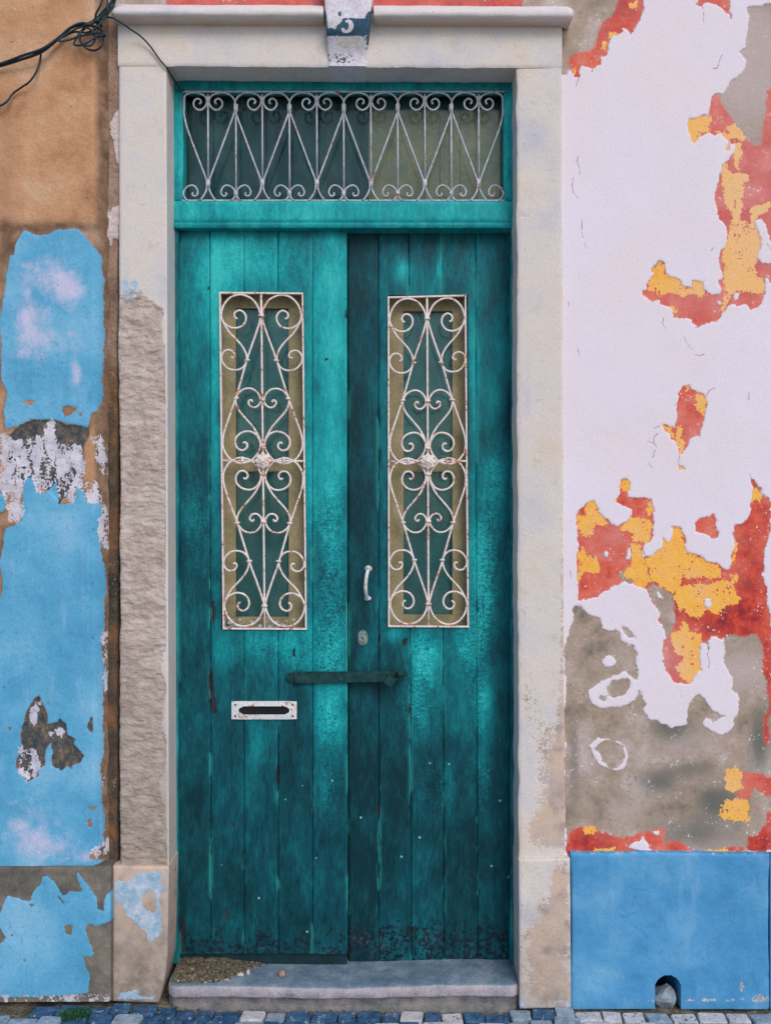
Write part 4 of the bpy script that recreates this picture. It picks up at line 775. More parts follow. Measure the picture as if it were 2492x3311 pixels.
def door_window(lf, win, quad, yd, rnd):
    """quad = TL, TR, BR, BL of the iron frame"""
    tl, tr, br, bl = quad
    def G(u, t): # u -1..1, t 0..1 down
        s = (u+1)/2
        return ((tl[0]*(1-s)+tr[0]*s)*(1-t)+(bl[0]*(1-s)+br[0]*s)*t, (tl[1]*(1-s)+tr[1]*s)*(1-t)+(bl[1]*(1-s)+br[1]*s)*t)
    gy = yd-.006
    gr = link('window_grille', bpy.data.meshes.new('window_grille'), MAT_IRON, lf)
    # iron frame: four flat bars joined as the grille's own mesh
    bm = bmesh.new(); wv = 5.0
    cs = [tl, tr, br, bl]
    for i in range(4):
        p, q = Vector(cs[i]), Vector(cs[(i+1) % 4]); d = (q-p).normalized(); nrm = Vector((-d.y, d.x))
        ringp = [p-d*wv/2+nrm*wv*.5, q+d*wv/2+nrm*wv*.5, q+d*wv/2-nrm*wv*.5, p-d*wv/2-nrm*wv*.5]
        off = .0004*(i % 2)
        f = [bm.verts.new(P(c[0], c[1], gy+off)) for c in ringp]; bk = [bm.verts.new(Vector(P(c[0], c[1], gy))+Vector((0, .014+off, 0))) for c in ringp]
        bm.faces.new(f); bm.faces.new(bk[::-1])
        for k in range(4): bm.faces.new((f[k], f[(k+1) % 4], bk[(k+1) % 4], bk[k]))
    bmesh.ops.recalc_face_normals(bm, faces=bm.faces); bm.to_mesh(gr.data); bm.free()
    def loc(pt, half, side):
        x, y = pt; u = (x-(812+(y-685)*.0095))/362.; v = (y-685)/1465.
        t = v/2 if half == 0 else 1-v/2
        return G(u*side, t)
    rad = .0037
    for half in (0, 1):
        for side in (-1, 1):
            jx = lambda: random.uniform(-1.2, 1.2)
            for src, rr_ in ((up_main, rad), (up_s, rad*.95), (up_heart, rad*.95)):
                ox, oy = jx(), jx()
                pts = []
                for k, p in enumerate(src):
                    q = loc(p, half, side); pts.append(P(q[0]+ox*.6, q[1]+oy*.6, gy+.004+.0012*side))
                tube('scroll', pts, rr_, MAT_IRON, gr, 4, 6)
    for (u0, t0, u1, t1) in ((0, 0, 0, 1),):
        tube('bar', [P(*G(0, t), gy+.005) for t in np.linspace(0, 1, 12)], rad, MAT_IRON, gr, 1, 6)
    tube('bar', [P(*G(u, .5), gy+.005) for u in (-1, -.5, 0, .5, 1)], rad, MAT_IRON, gr, 1, 6)
    col = [((812+2, 885), 0, 16), ((822, 1617), 0, 15), ((828, 2035), 0, 15)]
    for half in (0, 1):
        for (pt, _, hw) in col:
            q = loc(pt, half, 1); tube('collar', [P(q[0]-9, q[1], gy+.003), P(q[0]+9, q[1], gy+.003)], .0042, MAT_IRON, gr, 1, 8, flat=1.9)
        for pt in ((945, 1275), (1050, 1607)):
            for side in (-1, 1):
                q = loc(pt, half, side); tube('collar', [P(q[0]-8, q[1]-1*side, gy+.003), P(q[0]+8, q[1]+1*side, gy+.003)], .0036, MAT_IRON, gr, 1, 8, flat=1.9)
    for side in (-1, 1):
        q = G(.5*side, .5); tube('collar', [P(q[0], q[1]-13, gy+.003), P(q[0], q[1]+13, gy+.003)], .0040, MAT_IRON, gr, 1, 8, flat=1.9)
    # rosette
    q = G(0, .5); c = Vector(P(q[0], q[1], gy-.006)); bm = bmesh.new()
    for ring, (npet, rr_, pw, dep) in enumerate(((8, .0165, .0085, 0), (6, .0095, .006, -.005))):
        for k in range(npet):
            an = 2*math.pi*(k+.5*ring)/npet; r_ = bmesh.ops.create_icosphere(bm, subdivisions=2, radius=1)
            for v in r_['verts']:
                x, y, z = v.co; lx, lz = x*pw*1.25+rr_, z*pw
                v.co = c+Vector((lx*math.cos(an)-lz*math.sin(an), y*.004+dep+.003*((lx/rr_)-1), lx*math.sin(an)+lz*math.cos(an)))
    r_ = bmesh.ops.create_icosphere(bm, subdivisions=2, radius=1)
    for v in r_['verts']: v.co = c+Vector((v.co.x*.0075, v.co.y*.005-.008, v.co.z*.0075))
    bm_obj('rosette', bm, MAT_IRON, gr, True)
    # window reveal boards and cream sash
    wx0, wx1, wy0, wy1 = win
    sash = link('sash', bpy.data.meshes.new('sash'), MAT_CREAM, lf); sy = yd+.045
    bm = bmesh.new()
    mid = (wy0+wy1)/2
    xi0, xi1 = wx0+50, wx1-50
    for (xa, xb_, ya, yb, o) in ((wx0-20, xi0, wy0-20, wy1+20, 0), (xi1, wx1+20, wy0-20, wy1+20, 0), (xi0-1, xi1+1, wy0-20, wy0+52, .0006), (xi0-1, xi1+1, wy1-42, wy1+20, .0006), (xi0-1, xi1+1, mid+2, mid+34, .0006)):
        a = P(xa, ya, sy); b = P(xb_, yb, sy); box_bm(bm, (a[0], sy+o, b[2]), (b[0], sy+.028+o, a[2]), .0015)
    bmesh.ops.recalc_face_normals(bm, faces=bm.faces); bm.to_mesh(sash.data); bm.free()
    for (ya, yb) in ((wy0+50, mid+4), (mid+32, wy1-40)):
        flat('pane', xi0-4, xi1+4, ya, yb, sy+.012, MAT_GLASS, sash)
        flat('blind', xi0-4, xi1+4, ya, yb, sy+.026, MAT_PANE, sash)
    return gr
door_window(leafL, WL, [(475*F_, 632*F_), (653.5*F_, 633.5*F_), (661*F_, 1359*F_), (483*F_, 1358*F_)], YL, 1)
door_window(leafR, WR, [(839*F_, 642*F_), (1005*F_, 638*F_), (1011*F_, 1354*F_), (840*F_, 1353*F_)], YR, 2)
# reveals between boards and sash
for lf, wn, yd in ((leafL, WL, YL), (leafR, WR, YR)):
    for (xa, xb_, ya, yb) in ((wn[0]-14, wn[0]+1, wn[2]-14, wn[3]+14), (wn[1]-1, wn[1]+14, wn[2]-14, wn[3]+14), (wn[0]+1.5, wn[1]-1.5, wn[2]-14, wn[2]+1), (wn[0]+1.5, wn[1]-1.5, wn[3]-1, wn[3]+14)):
        bm = bmesh.new(); a = P(xa, ya, yd+.02); b = P(xb_, yb, yd+.02); box_bm(bm, (a[0], yd+.0355, b[2]), (b[0], yd+.044, a[2])); bm_obj('window_lining', bm, MAT_DARK, lf)

bm = bmesh.new(); rf = random.Random(5)
for k in range(34):
    px = rf.choice((rf.uniform(728, 760), rf.uniform(860, 950), rf.uniform(730, 960))); yd_ = YL+rf.uniform(.008, .04); c_ = P(px, 1356*F_-rf.random()**2*26, yd_)
    rock(bm, c_, rf.uniform(.004, .010), 300+k, (1.3, .35, 1.0), 1, .5)
fl_ = bm_obj('fallen_paint_flakes', bm, MAT_FLAKE, leafL); fl_['kind'] = 'stuff'
# ---- ironmongery
def rounded(bm, cx, cz, hw, hh, r, y0, y1, n=6):
    pts = []
    for (sx, sz, a0) in ((1, 1, 0), (-1, 1, 90), (-1, -1, 180), (1, -1, 270)):
        for k in range(n+1):
            a = R(a0+90*k/n); pts.append((cx+sx*(hw-r)+r*math.cos(a), cz+sz*(hh-r)+r*math.sin(a)))
    f = [bm.verts.new((x, y0, z)) for x, z in pts]; b = [bm.verts.new((x, y1, z)) for x, z in pts]
    bm.faces.new(f); bm.faces.new(b[::-1])
    for k in range(len(pts)): bm.faces.new((f[k], f[(k+1) % len(pts)], b[(k+1) % len(pts)], b[k]))
    return pts
# letter plate: rim with a real slot
x0, z0 = P(500.5*F_, 1515*F_, YL-.004)[0], P(0, 1515*F_, YL-.004)[2]; x1, z1 = P(641*F_, 1554*F_, YL-.004)[0], P(0, 1554*F_, YL-.004)[2]
cx, cz = (x0+x1)/2, (z0+z1)/2; hw, hh = (x1-x0)/2, (z0-z1)/2
bm = bmesh.new(); n = 48; sw, sh = hw*.78, hh*.47
O, I, O2, I2 = [], [], [], []
for k in range(n):
    a = 2*math.pi*k/n; ca, sa = math.cos(a), math.sin(a)
    m_ = min(hw/abs(ca) if abs(ca) > 1e-6 else 9, hh/abs(sa) if abs(sa) > 1e-6 else 9)
    O.append((cx+ca*m_, cz+sa*m_))
    sx_ = max(-(sw-sh), min(sw-sh, ca*sw)); 
    ix = cx+ca*sw if abs(ca*sw) < (sw-sh) else cx+math.copysign(sw-sh, ca)+ca*sh
    iz = cz+math.copysign(sh, sa) if abs(ca*sw) < (sw-sh) else cz+sa*sh
    I.append((ix, iz))
vo = [bm.verts.new((x, YL-.005, z)) for x, z in O]; vi = [bm.verts.new((x, YL-.007, z)) for x, z in I]
vb = [bm.verts.new((x, YL+.001, z)) for x, z in O]; vk = [bm.verts.new((x, YL-.001, z)) for x, z in I]
for k in range(n):
    j = (k+1) % n
    for q in ((vo[k], vo[j], vi[j], vi[k]), (vo[j], vo[k], vb[k], vb[j]), (vi[k], vi[j], vk[j], vk[k])): bm.faces.new(q)
lp = bm_obj('letter_plate', bm, MAT_WHITE, leafL)
bm = bmesh.new(); rounded(bm, cx, cz, sw*1.02, sh*1.05, sh, YL-.0025, YL+.002); bm_obj('slot', bm, MAT_BLACK, lp)
for sx in (-1, 1):
    for sz in (-1, 1):
        bm = bmesh.new(); r_ = bmesh.ops.create_uvsphere(bm, u_segments=10, v_segments=6, radius=.0042)
        for v in r_['verts']: v.co = Vector((cx+sx*hw*.88+v.co.x, YL-.0055+v.co.y*.5, cz+sz*hh*.62+v.co.z))
        bm_obj('screw', bm, MAT_RUST, lp, True)
# pull handle
hz = lambda x, y: (1100+x/2.6017, 1450+y/2.6017)
hp = [(235, 1000, .0), (234, 1012, -.012), (228, 1040, -.034), (218, 1090, -.042), (213, 1150, -.042), (215, 1205, -.036), (222, 1245, -.014), (230, 1262, -.001)]
ph = tube('pull_handle', [P(*hz(x, y), YR+d) for x, y, d in hp], .0058, MAT_WHITE, leafR, 6, 10, taper=lambda t: 1.25 if t < .12 else (1.0 if t < .85 else 1.2))
for (x, y, rx, rz) in ((236, 1012, .012, .0105), (230, 1262, .012, .0075)):
    bm = bmesh.new(); r_ = bmesh.ops.create_uvsphere(bm, u_segments=16, v_segments=10, radius=1); c = Vector(P(*hz(x, y), YR-.003))
    for v in r_['verts']: v.co = c+Vector((v.co.x*rx, v.co.y*.008, v.co.z*rz))
    bm_obj('handle_rose', bm, MAT_WHITE, ph, True)
# keyhole plate
c = P(*hz(190, 1592), YR-.002); bm = bmesh.new()
def disc(bm, c, rx, rz, y0, y1, n=28, f=lambda a: 1.0):
    a0 = [bm.verts.new((c[0]+rx*f(2*math.pi*k/n)*math.cos(2*math.pi*k/n), y0, c[2]+rz*f(2*math.pi*k/n)*math.sin(2*math.pi*k/n))) for k in range(n)]
    a1 = [bm.verts.new((v.co.x, y1, v.co.z)) for v in a0]
    bm.faces.new(a0); bm.faces.new(a1[::-1])
    for k in range(n): bm.faces.new((a0[k], a0[(k+1) % n], a1[(k+1) % n], a1[k]))
disc(bm, c, .0165, .0235, YR-.004, YR+.004, 32, lambda a: 1+.10*abs(math.sin(a))**8-.05*math.cos(4*a))
kp = bm_obj('keyhole_plate', bm, MAT_BRASS, leafR)
bm = bmesh.new(); disc(bm, c, .0125, .0125, YR-.010, YR-.003, 28); bm_obj('lock_cylinder', bm, MAT_BRASS, kp)
bm = bmesh.new(); disc(bm, (c[0], 0, c[2]+.001), .0026, .0026, YR-.0108, YR-.0095, 12); box_bm(bm, (c[0]-.0014, YR-.0107, c[2]-.007), (c[0]+.0014, YR-.0098, c[2])); bm_obj('keyhole', bm, MAT_BLACK, kp)
for dz in (.021, -.021):
    bm = bmesh.new(); disc(bm, (c[0], 0, c[2]+dz), .003, .003, YR-.0056, YR-.0035, 12); bm_obj('screw', bm, MAT_RUST, kp)
# hasp bar hinged on the left leaf, lying across both leaves
def bar_poly(name, pts, y0, y1, mat, parent, bev=.0015):
    bm = bmesh.new(); f = [bm.verts.new((P(px, py, y0)[0], y0, P(px, py, y0)[2])) for px, py in pts]; b = [bm.verts.new((v.co.x, y1, v.co.z)) for v in f]
    bm.faces.new(f); bm.faces.new(b[::-1])
    for k in range(len(pts)): bm.faces.new((f[k], f[(k+1) % len(pts)], b[(k+1) % len(pts)], b[k]))
    bmesh.ops.recalc_face_normals(bm, faces=bm.faces)
    bmesh.ops.bevel(bm, geom=[e for e in bm.edges if abs(e.verts[0].co.y-e.verts[1].co.y) < 1e-6 and e.verts[0].co.y < (y0+y1)/2], offset=bev, segments=2, affect='EDGES')
    return bm_obj(name, bm, mat, parent)
hb = bar_poly('hasp_bar', DV([(636,1456),(645,1452),(740,1452),(850,1449),(866,1447),(878,1451),(879,1459),(870,1466),(855,1473),(750,1475),(650,1477),(638,1474)]), YL-.016, YL-.006, MAT_BAR, leafL)
bar_poly('hasp_hinge', DV([(616,1465),(622,1457),(632,1454),(640,1458),(640,1472),(630,1475),(621,1472)]), YL-.011, YL+.002, MAT_BAR, hb)
tube('hinge_pin', [P(638*F_, 1451*F_, YL-.012), P(639*F_, 1480*F_, YL-.012)], .006, MAT_BAR, hb, 1, 10)
bm = bmesh.new(); disc(bm, P(627*F_, 1465*F_, YL), .0055, .0055, YL-.0145, YL-.010, 12); bm_obj('bolt_head', bm, MAT_BAR, hb)
tube('hasp_staple', [P(858*F_, 1458*F_, YR), P(858*F_, 1458*F_, YL-.028), P(864*F_, 1458*F_, YL-.036), P(871*F_, 1458*F_, YL-.028), P(871*F_, 1458*F_, YR)], .0035, MAT_BAR, leafR, 5, 8)
pk = empty('padlock', P(843*F_, 1480*F_, YL-.03), 'small tilted padlock hanging from the iron hasp bar', 'padlock')
c = Vector(P(842*F_, 1471*F_, YL-.026)); bm = bmesh.new(); rounded(bm, 0, 0, .0145, .0145, .004, -.008, .008)
bmesh.ops.rotate(bm, verts=bm.verts, cent=(0, 0, 0), matrix=__import__('mathutils').Matrix.Rotation(R(38), 3, 'Y')); bmesh.ops.translate(bm, verts=bm.verts, vec=c)
bm_obj('padlock_body', bm, MAT_BAR, pk)
tube('shackle', [c+Vector(p) for p in ((.003, 0, .014), (.012, 0, .024), (.024, 0, .030), (.030, 0, .022), (.024, 0, .008), (.014, 0, .002))], .0028, MAT_BAR, pk, 5, 8)

# ------------------------------------------------------------------ door sill
def mat_sill():
    m = M('worn_sill_stone'); n = m.noise(16, 7, .65)
    top = m.ramp(n, [(.3, T(84, 108, 124)), (.5, T(108, 128, 144)), (.7, T(138, 148, 160))])  # sky reflected on the top, put into the colour as blue-grey
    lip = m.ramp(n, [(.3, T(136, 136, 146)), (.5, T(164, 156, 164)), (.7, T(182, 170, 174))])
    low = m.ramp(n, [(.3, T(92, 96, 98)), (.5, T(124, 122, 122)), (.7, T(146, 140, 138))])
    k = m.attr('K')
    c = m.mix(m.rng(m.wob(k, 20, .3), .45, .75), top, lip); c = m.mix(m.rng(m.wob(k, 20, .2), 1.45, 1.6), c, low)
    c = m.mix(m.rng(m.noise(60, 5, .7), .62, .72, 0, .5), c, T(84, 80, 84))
    return m.out(c, .7, m.add(m.mul(m.noise(40, 6, .65), .004), m.mul(m.noise(180, 3), .0008)), spec=.3)
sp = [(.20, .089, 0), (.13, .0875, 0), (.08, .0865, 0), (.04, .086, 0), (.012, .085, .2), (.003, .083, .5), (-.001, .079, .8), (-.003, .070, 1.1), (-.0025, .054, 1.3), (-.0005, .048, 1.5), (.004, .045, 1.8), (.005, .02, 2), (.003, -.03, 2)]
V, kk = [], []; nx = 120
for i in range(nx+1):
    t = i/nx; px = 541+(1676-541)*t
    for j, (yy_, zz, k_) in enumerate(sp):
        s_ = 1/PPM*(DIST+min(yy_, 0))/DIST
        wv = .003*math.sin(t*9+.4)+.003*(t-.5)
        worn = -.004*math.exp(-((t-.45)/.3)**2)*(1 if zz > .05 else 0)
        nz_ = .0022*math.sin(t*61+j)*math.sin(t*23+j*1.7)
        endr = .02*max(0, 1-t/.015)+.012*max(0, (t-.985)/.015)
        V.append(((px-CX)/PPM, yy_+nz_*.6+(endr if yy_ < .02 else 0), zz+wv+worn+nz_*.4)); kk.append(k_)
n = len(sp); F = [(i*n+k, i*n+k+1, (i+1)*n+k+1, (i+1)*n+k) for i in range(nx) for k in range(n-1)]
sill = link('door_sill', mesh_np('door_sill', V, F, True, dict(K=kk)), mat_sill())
tag(sill, 'worn stone door sill, top painted blue-grey with sky reflection, pale rounded front edge', 'sill', kind='thing')

# ------------------------------------------------------------------ debris on the sill and loose stones
def sill_z(px, y): return float(np.interp(-y, [-s_[0] for s_ in sp[:9]], [s_[1] for s_ in sp[:9]]))+.003*math.sin((px-541)/1135*9+.4)-.003
MAT_DIRT = mat_simple('gritty_dirt', [(.3, T(66, 62, 52)), (.5, T(96, 88, 72)), (.66, T(124, 112, 94)), (.75, T(172, 156, 138))], 120, .95, .006, 200)
MAT_PEB = mat_simple('pale_pebble', [(.3, T(160, 150, 146)), (.6, T(206, 198, 196))], 60, .85, .002)
MAT_TAN = mat_simple('tan_pebble', [(.3, T(150, 116, 92)), (.6, T(190, 156, 128))], 60, .85, .002)
V, F = [], []; nx, ny = 60, 26
for j in range(ny+1):
    for i in range(nx+1):
        a, b = i/nx, j/ny; x = P(566, 0, .05)[0]+a*.27; y = .128-b*.118
        edge = max(0, min(1, (1-a*1.02-.55*max(0, b-.15)**1.0)*2.2))*max(0, min(1, (1-b)*3.2))*1.0
        h_ = .020*edge**.8*(1-.35*a)*(.75+.5*float(vnoise(np.array([a*14.]), np.array([b*9.]), 4)[0]))
        V.append((x, y, sill_z(566+a*280, y)-.002+h_+(.0035*random.random() if edge > .02 else 0)-(0.004 if edge <= 0.001 else 0)))
for j in range(ny):
    for i in range(nx): a = j*(nx+1)+i; F.append((a, a+nx+1, a+nx+2, a+1))
dp = empty('debris_pile', (P(640, 0, .06)[0], .06, .1), 'heap of brown grit and plaster crumbs in the sill corner', 'debris')
mo = link('heap', mesh_np('heap', V, F, False), MAT_DIRT, dp)
bm = bmesh.new(); bm2 = bmesh.new()
for k in range(520):
    a = random.random()**1.3; b = random.random(); 
    if a+.5*b > 1.02: continue
    x = P(566, 0, .05)[0]+a*.285; y = .122-b*.112; z = sill_z(566+a*290, y)+.017*max(0, 1-a-.4*b)*(1-b*.6)
    rock(bm if random.random() < .8 else bm2, (x, y, z), random.uniform(.0016, .0042), k, (1, 1, .7), 1)
g1 = bm_obj('grit', bm, MAT_DIRT, dp); g1['kind'] = 'stuff'; g2 = bm_obj('plaster_crumbs', bm2, MAT_PEB, dp); g2['kind'] = 'stuff'
def pebble(px, y, r, mat, label, cat, sq=(1, 1, .7), seed=0, name='pebble'):
    bm = bmesh.new(); x = (px-CX)/PPM*(DIST+y)/DIST; rock(bm, (x, y, sill_z(px, y)+r*sq[2]*.8), r, seed, sq, 2); o = bm_obj(name, bm, mat); return tag(o, label, cat)
pebble(912, .055, .0125, MAT_TAN, 'tan pebble lying alone in the middle of the door sill', 'pebble', (1, .8, .8), 5)
pebble(778, .050, .0095, MAT_PEB, 'blunt white plaster chip at the tip of the debris heap', 'plaster chip', (1.2, .8, .6), 6, 'plaster_chip')
pebble(803, .058, .0085, MAT_PEB, 'upright white plaster chip behind the blunt chip at the debris tip', 'plaster chip', (.8, .6, 1.1), 7, 'plaster_chip')
pebble(734, .028, .006, MAT_PEB, 'tiny flat white chip on the sill front edge below the debris heap', 'plaster chip', (1.5, .7, .4), 8, 'plaster_chip')
bm = bmesh.new(); c = P(2160, 3242, .0); rock(bm, (c[0]-.012, .02, c[2]+.008), .042, 21, (1.0, .8, .95), 3, .45)
tag(bm_obj('loose_stone', bm, mat_simple('grey_rubble', [(.3, T(96, 112, 122)), (.5, T(130, 142, 150)), (.7, T(164, 168, 174))], 30, .9, .004, 90)), 'angular grey stone stuffed into the arched drain hole of the blue plinth', 'stone')

# ------------------------------------------------------------------ cables
cb = empty('cable_bundle', P(290, 130, -.05), 'tangled black cables looped over the ochre wall and running to the door frame', 'cable')
cabs = [([(-120,378),(0,355),(110,322),(220,282),(300,222),(360,167),(400,142),(470,130),(520,102),(560,62),(600,15),(660,-60)], -.048, .0042),
 ([(-120,362),(0,344),(120,300),(230,262),(320,200),(380,150),(440,125),(490,130),(540,95),(590,40),(620,-60)], -.056, .0038),
 ([(222,280),(216,330),(195,390),(160,440),(110,475),(70,505),(40,545),(0,570),(-100,600)], -.044, .0030),
 ([(490,130),(440,170),(428,210),(450,240),(490,245),(512,215),(500,170),(470,150),(440,165),(400,236),(450,240),(520,200),(562,186),(540,150),(500,138)], -.062, .0030),
 ([(470,135),(540,158),(558,200),(545,250),(505,272),(460,255),(432,205),(445,160),(485,128)], -.052, .0030),
 ([(480,130),(400,160),(340,198),(318,220),(370,216),(430,196),(520,178),(566,186),(560,200)], -.066, .0028),
 ([(490,125),(512,100),(520,70),(545,20),(570,-60)], -.06, .0032), ([(480,128),(530,110),(575,78),(580,40),(575,-60)], -.054, .0032),
 ([(340,200),(400,172),(470,175),(520,150),(560,100),(610,30),(640,-60)], -.058, .0030)]
for pts, yd, rd in cabs:
    q = Z1(pts); tube('cable', [P(x, y, yd+.006*math.sin(k*1.7)) for k, (x, y) in enumerate(q)], rd, MAT_CABLE, cb, 6, 7)
dc = [(540,100,-.05),(575,92,-.055),(610,98,-.058),(650,120,-.05),(700,155,-.035),(760,197,-.02),(810,250,-.012),(860,320,-.008),(895,362,-.006),(925,410,.03),(950,448,.065),(972,480,.082),(1000,492,.094)]
tube('cable', [P(x/1.665, y/1.665, d) for x, y, d in dc], .0028, MAT_CABLE, cb, 6, 7)
bm = bmesh.new(); a = P(318, 72, -.05); box_bm(bm, (a[0]-.007, -.066, a[2]-.006), (a[0]+.007, -.03, a[2]+.006), .003); bm_obj('cable_clip', bm, MAT_CABLE, cb)

# ------------------------------------------------------------------ pavement of small stones
def ZG(x):
    x = max(-4, min(4, x))
    return .031-.010*x-.024/(1+math.exp(-(x+.66)/.03))/(1+math.exp((x-.42)/.03))          # falls gently to the right, worn hollow before the sill
def mat_ground():
    m = M('sandy_ground'); n = m.noise(20, 7, .65)
    c = m.ramp(n, [(.3, T(72, 74, 66)), (.5, T(112, 106, 92)), (.7, T(150, 138, 122))]); c = m.mix(m.rng(m.noise(9, 5, .6), .56, .66, 0, .8), c, T(50, 72, 50))
    d = m.voro(13, 'DISTANCE_TO_EDGE'); far = m.rng(m.sep(1), -1.0, -1.3); st = m.mul(m.rng(d, .06, .12), far)
    c = m.mix(st, c, m.ramp(m.noise(6, 4), [(.35, T(160, 160, 162)), (.65, T(192, 190, 190))]))
    return m.out(c, .95, m.add(m.mul(n, .012), m.mul(m.noise(160, 4, .7), .004), m.mul(st, .012)), spec=.15)
gx = np.array([-120, -30, -8, -4, -1.5, -.8, -.7, -.6, -.5, 0, .3, .4, .5, .6, 1.5, 4, 8, 30, 120.]); gyv = np.array([-200, -40, -10, -4, -1.5, .3])
V = [(x, y, ZG(x)-.016) for y in gyv for x in gx]; nx_ = len(gx); F = [(j*nx_+i, j*nx_+i+1, (j+1)*nx_+i+1, (j+1)*nx_+i) for j in range(len(gyv)-1) for i in range(nx_-1)]
pv = link('pavement', mesh_np('pavement', V, F, False), mat_ground()); pv['kind'] = 'structure'
def mat_cobble(name, a, b, c_, wear):
    m = M(name); n = m.noise(34, 6, .65); oi = m.t.nodes.new('ShaderNodeObjectInfo').outputs['Random']
    c = m.mix(m.rng(oi, 0, 1, 0, .7), m.ramp(n, [(.3, a), (.5, b), (.7, c_)]), m.ramp(n, [(.3, b), (.7, c_)]))
    c = m.mix(m.rng(m.noise(48, 5, .7), .60, .66, 0, wear), c, T(176, 184, 192)); c = m.mix(m.rng(m.noise(60, 5, .7), .62, .68, 0, .6), c, T(84, 84, 78))
    return m.out(c, .8, m.add(m.mul(m.noise(70, 5, .65), .004), m.mul(m.noise(220, 3), .001)), spec=.25)
MC_B = mat_cobble('blue_splashed_stone', T(28, 52, 80), T(42, 78, 112), T(74, 112, 144), .7); MC_G = mat_cobble('pale_limestone_sett', T(104, 124, 142), T(132, 150, 166), T(160, 172, 184), .5); MC_W = mat_cobble('white_limestone_sett', T(160, 160, 164), T(186, 184, 186), T(204, 200, 200), .3)
rc = random.Random(11); meshes = {}
def sett_mesh(key, hw, hd, seed):
    r_ = random.Random(seed); bm = bmesh.new(); n_ = r_.choice((5, 6, 6, 7)); base = []
    for (sx, sy, first) in ((1, 1, 0), (-1, 1, 1), (-1, -1, 0), (1, -1, 1)):
        cx_, cy_ = hw*sx*r_.uniform(.86, 1.04), hd*sy*r_.uniform(.86, 1.04); c1, c2 = r_.uniform(.05, .3), r_.uniform(.05, .3)
        p = [(cx_, cy_*(1-c1)), (cx_*(1-c2), cy_)]
        base += p if not first else p[::-1]
    rings = []
    for (sc, z) in ((1.0, -.05), (1.0, -.005), (.975, .002), (.92, .0045)):
        rings.append([bm.verts.new((x*sc, y*sc, z+r_.uniform(-.0012, .0012))) for x, y in base])
    for a, b in zip(rings[:-1], rings[1:]):
        for k in range(8): bm.faces.new((a[k], a[(k+1) % 8], b[(k+1) % 8], b[k]))
    ct = bm.verts.new((r_.uniform(-.005, .005), r_.uniform(-.005, .005), .0052+r_.uniform(-.001, .0015)))
    for k in range(8): bm.faces.new((rings[-1][k], rings[-1][(k+1) % 8], ct))
    me = bpy.data.meshes.new(key); bm.to_mesh(me); bm.free(); return me
base_meshes = {}
for mk, mt in (('b', MC_B), ('g', MC_G), ('w', MC_W)):
    L_ = []
    for v in range(7):
        me = sett_mesh('sett_'+mk, .5, .5, 100+v); me.materials.append(mt); L_.append(me)
    base_meshes[mk] = L_
cnt = 0; y = -.012; row = 0; far_V, far_F = [], []
while row < 8:
    dpt = rc.uniform(.042, .05); x = -1.32+rc.uniform(0, .05); yc = y-dpt/2
    while x < 1.32 and cnt < 296:
        wd = rc.uniform(.05, .085); xc = x+wd/2; px = CX+xc*PPM
        x += wd+.004
        ys_ = yc
        if row == 0 or row == 1:
            if 530 < px < 1690: ys_ = yc+.006
            if px > 1840 or px < 350: ys_ = yc-.022
        else: ys_ = yc-(.004 if 530 < px < 1690 else .022)
        if row == 0 and px < 135: continue
        if row <= 2: mk = 'b' if (150 < px < 1800 and rc.random() < (.74 if px < 1300 else .5)) else ('w' if rc.random() < .3 else 'g')
        else: mk = 'b' if rc.random() < (.35 if row < 4 else .08) else ('w' if rc.random() < .35 else 'g')
        o = bpy.data.objects.new('cobble', rc.choice(base_meshes[mk])); C.objects.link(o); o.parent = pv
        o.location = (xc, ys_+rc.uniform(-.003, .003), ZG(xc)-.006+rc.uniform(-.003, .003)); o.scale = (wd*1.03, dpt*rc.uniform(.98, 1.08), 1)
        o.rotation_euler = (rc.uniform(-.04, .04), rc.uniform(-.04, .04), rc.uniform(-.08, .08)); cnt += 1
    y -= dpt+.003; row += 1
bm = bmesh.new()
yc = y-.024-.03
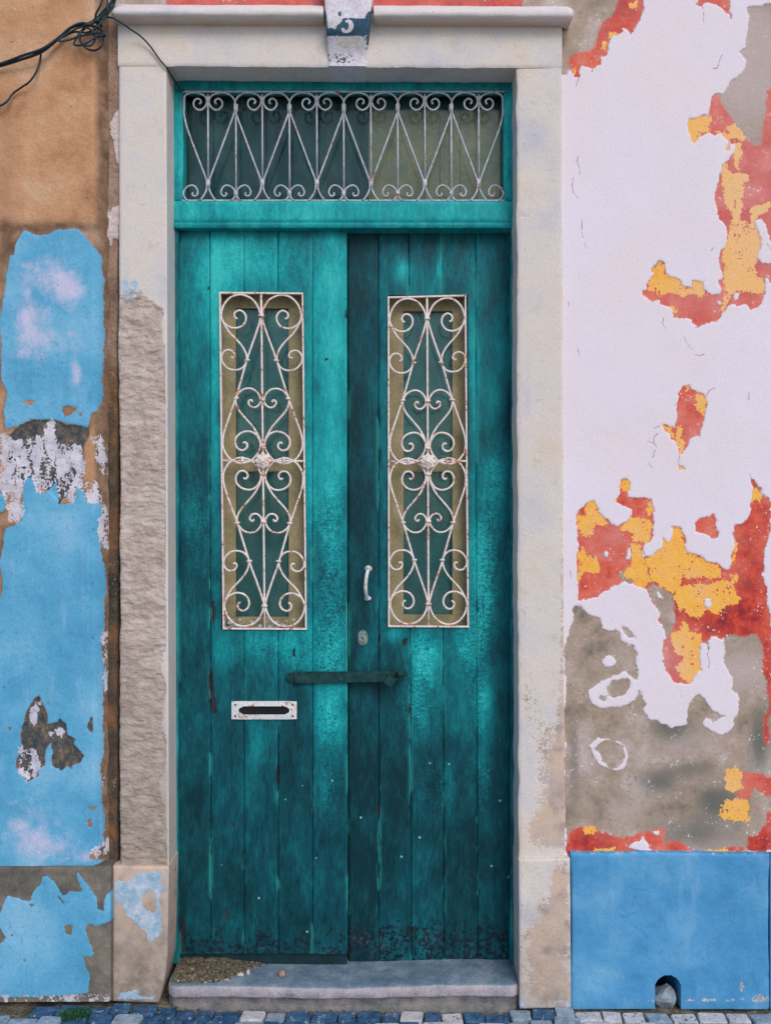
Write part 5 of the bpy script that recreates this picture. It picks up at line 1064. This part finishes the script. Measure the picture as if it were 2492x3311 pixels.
while yc > -1.35:
    x = -2.2
    while x < 2.2:
        wd = rc.uniform(.055, .09); hw, hd = wd/2-.003, .023; z = ZG(x)-.006+rc.uniform(-.002, .004)
        q = [(-hw, -hd), (hw, -hd), (hw, hd), (-hw, hd)]; q = [(a+rc.uniform(-.006, .006), b+rc.uniform(-.005, .005)) for a, b in q]
        lo = [bm.verts.new((x+wd/2+a, yc+b, z-.03)) for a, b in q]; hi = [bm.verts.new((x+wd/2+a*.9, yc+b*.9, z+.004)) for a, b in q]
        bm.faces.new(hi)
        for k in range(4): bm.faces.new((lo[k], lo[(k+1) % 4], hi[(k+1) % 4], hi[k]))
        x += wd
    yc -= .052
fo = bm_obj('cobble_field', bm, MC_G, pv); fo['kind'] = 'stuff'
# grit along the wall foot
bm = bmesh.new()
for k in range(700):
    px = random.uniform(-60, 2560); yy_ = random.uniform(-.03, -.012)-(.02 if (px > 1840 or px < 360) else (-.02 if 540 < px < 1680 else 0))-abs(random.gauss(0, .012))
    rock(bm, ((px-CX)/PPM, yy_, ZG((px-CX)/PPM)-.006+random.uniform(-.004, .004)), random.uniform(.0015, .005), k+900, (1, 1, .6), 1)
o = bm_obj('wall_foot_grit', bm, MAT_DIRT); tag(o, 'pale grit and dirt gathered in the joints along the wall foot', 'grit', kind='stuff')
# moss tuft
mt = empty('moss_tuft', (P(255, 3300, -.05)[0], -.075, ZG(-.95)), 'dark green weed tuft growing between blue cobbles below the grey plinth', 'plant')
bm = bmesh.new(); rm_ = random.Random(3); mz = ZG(-.95)-.004
for k in range(420):
    an = rm_.uniform(0, 6.283); rd = .042*math.sqrt(rm_.random()); bx_ = (P(255, 3300, -.05)[0]+rd*1.2*math.cos(an)); by_ = -.075+rd*.7*math.sin(an); h_ = rm_.uniform(.010, .03)*(1-rd/.07)
    a2 = rm_.uniform(0, 6.283); wd = rm_.uniform(.0018, .0035); dx, dz = math.cos(a2), math.sin(a2); lean = rm_.uniform(.2, .9)*h_
    v = [bm.verts.new(p) for p in ((bx_-wd*dz, by_+wd*dx, mz), (bx_+wd*dz, by_-wd*dx, mz), (bx_+lean*dx*.6+wd*dz, by_+lean*dz*.6-wd*dx, mz+h_*.7), (bx_+lean*dx, by_+lean*dz, mz+h_))]
    bm.faces.new((v[0], v[1], v[2], v[3]))
lv = bm_obj('leaves', bm, mat_simple('dark_moss_green', [(.3, T(22, 56, 44)), (.55, T(38, 88, 56)), (.75, T(70, 112, 70))], 120, .8), mt); lv['kind'] = 'stuff'
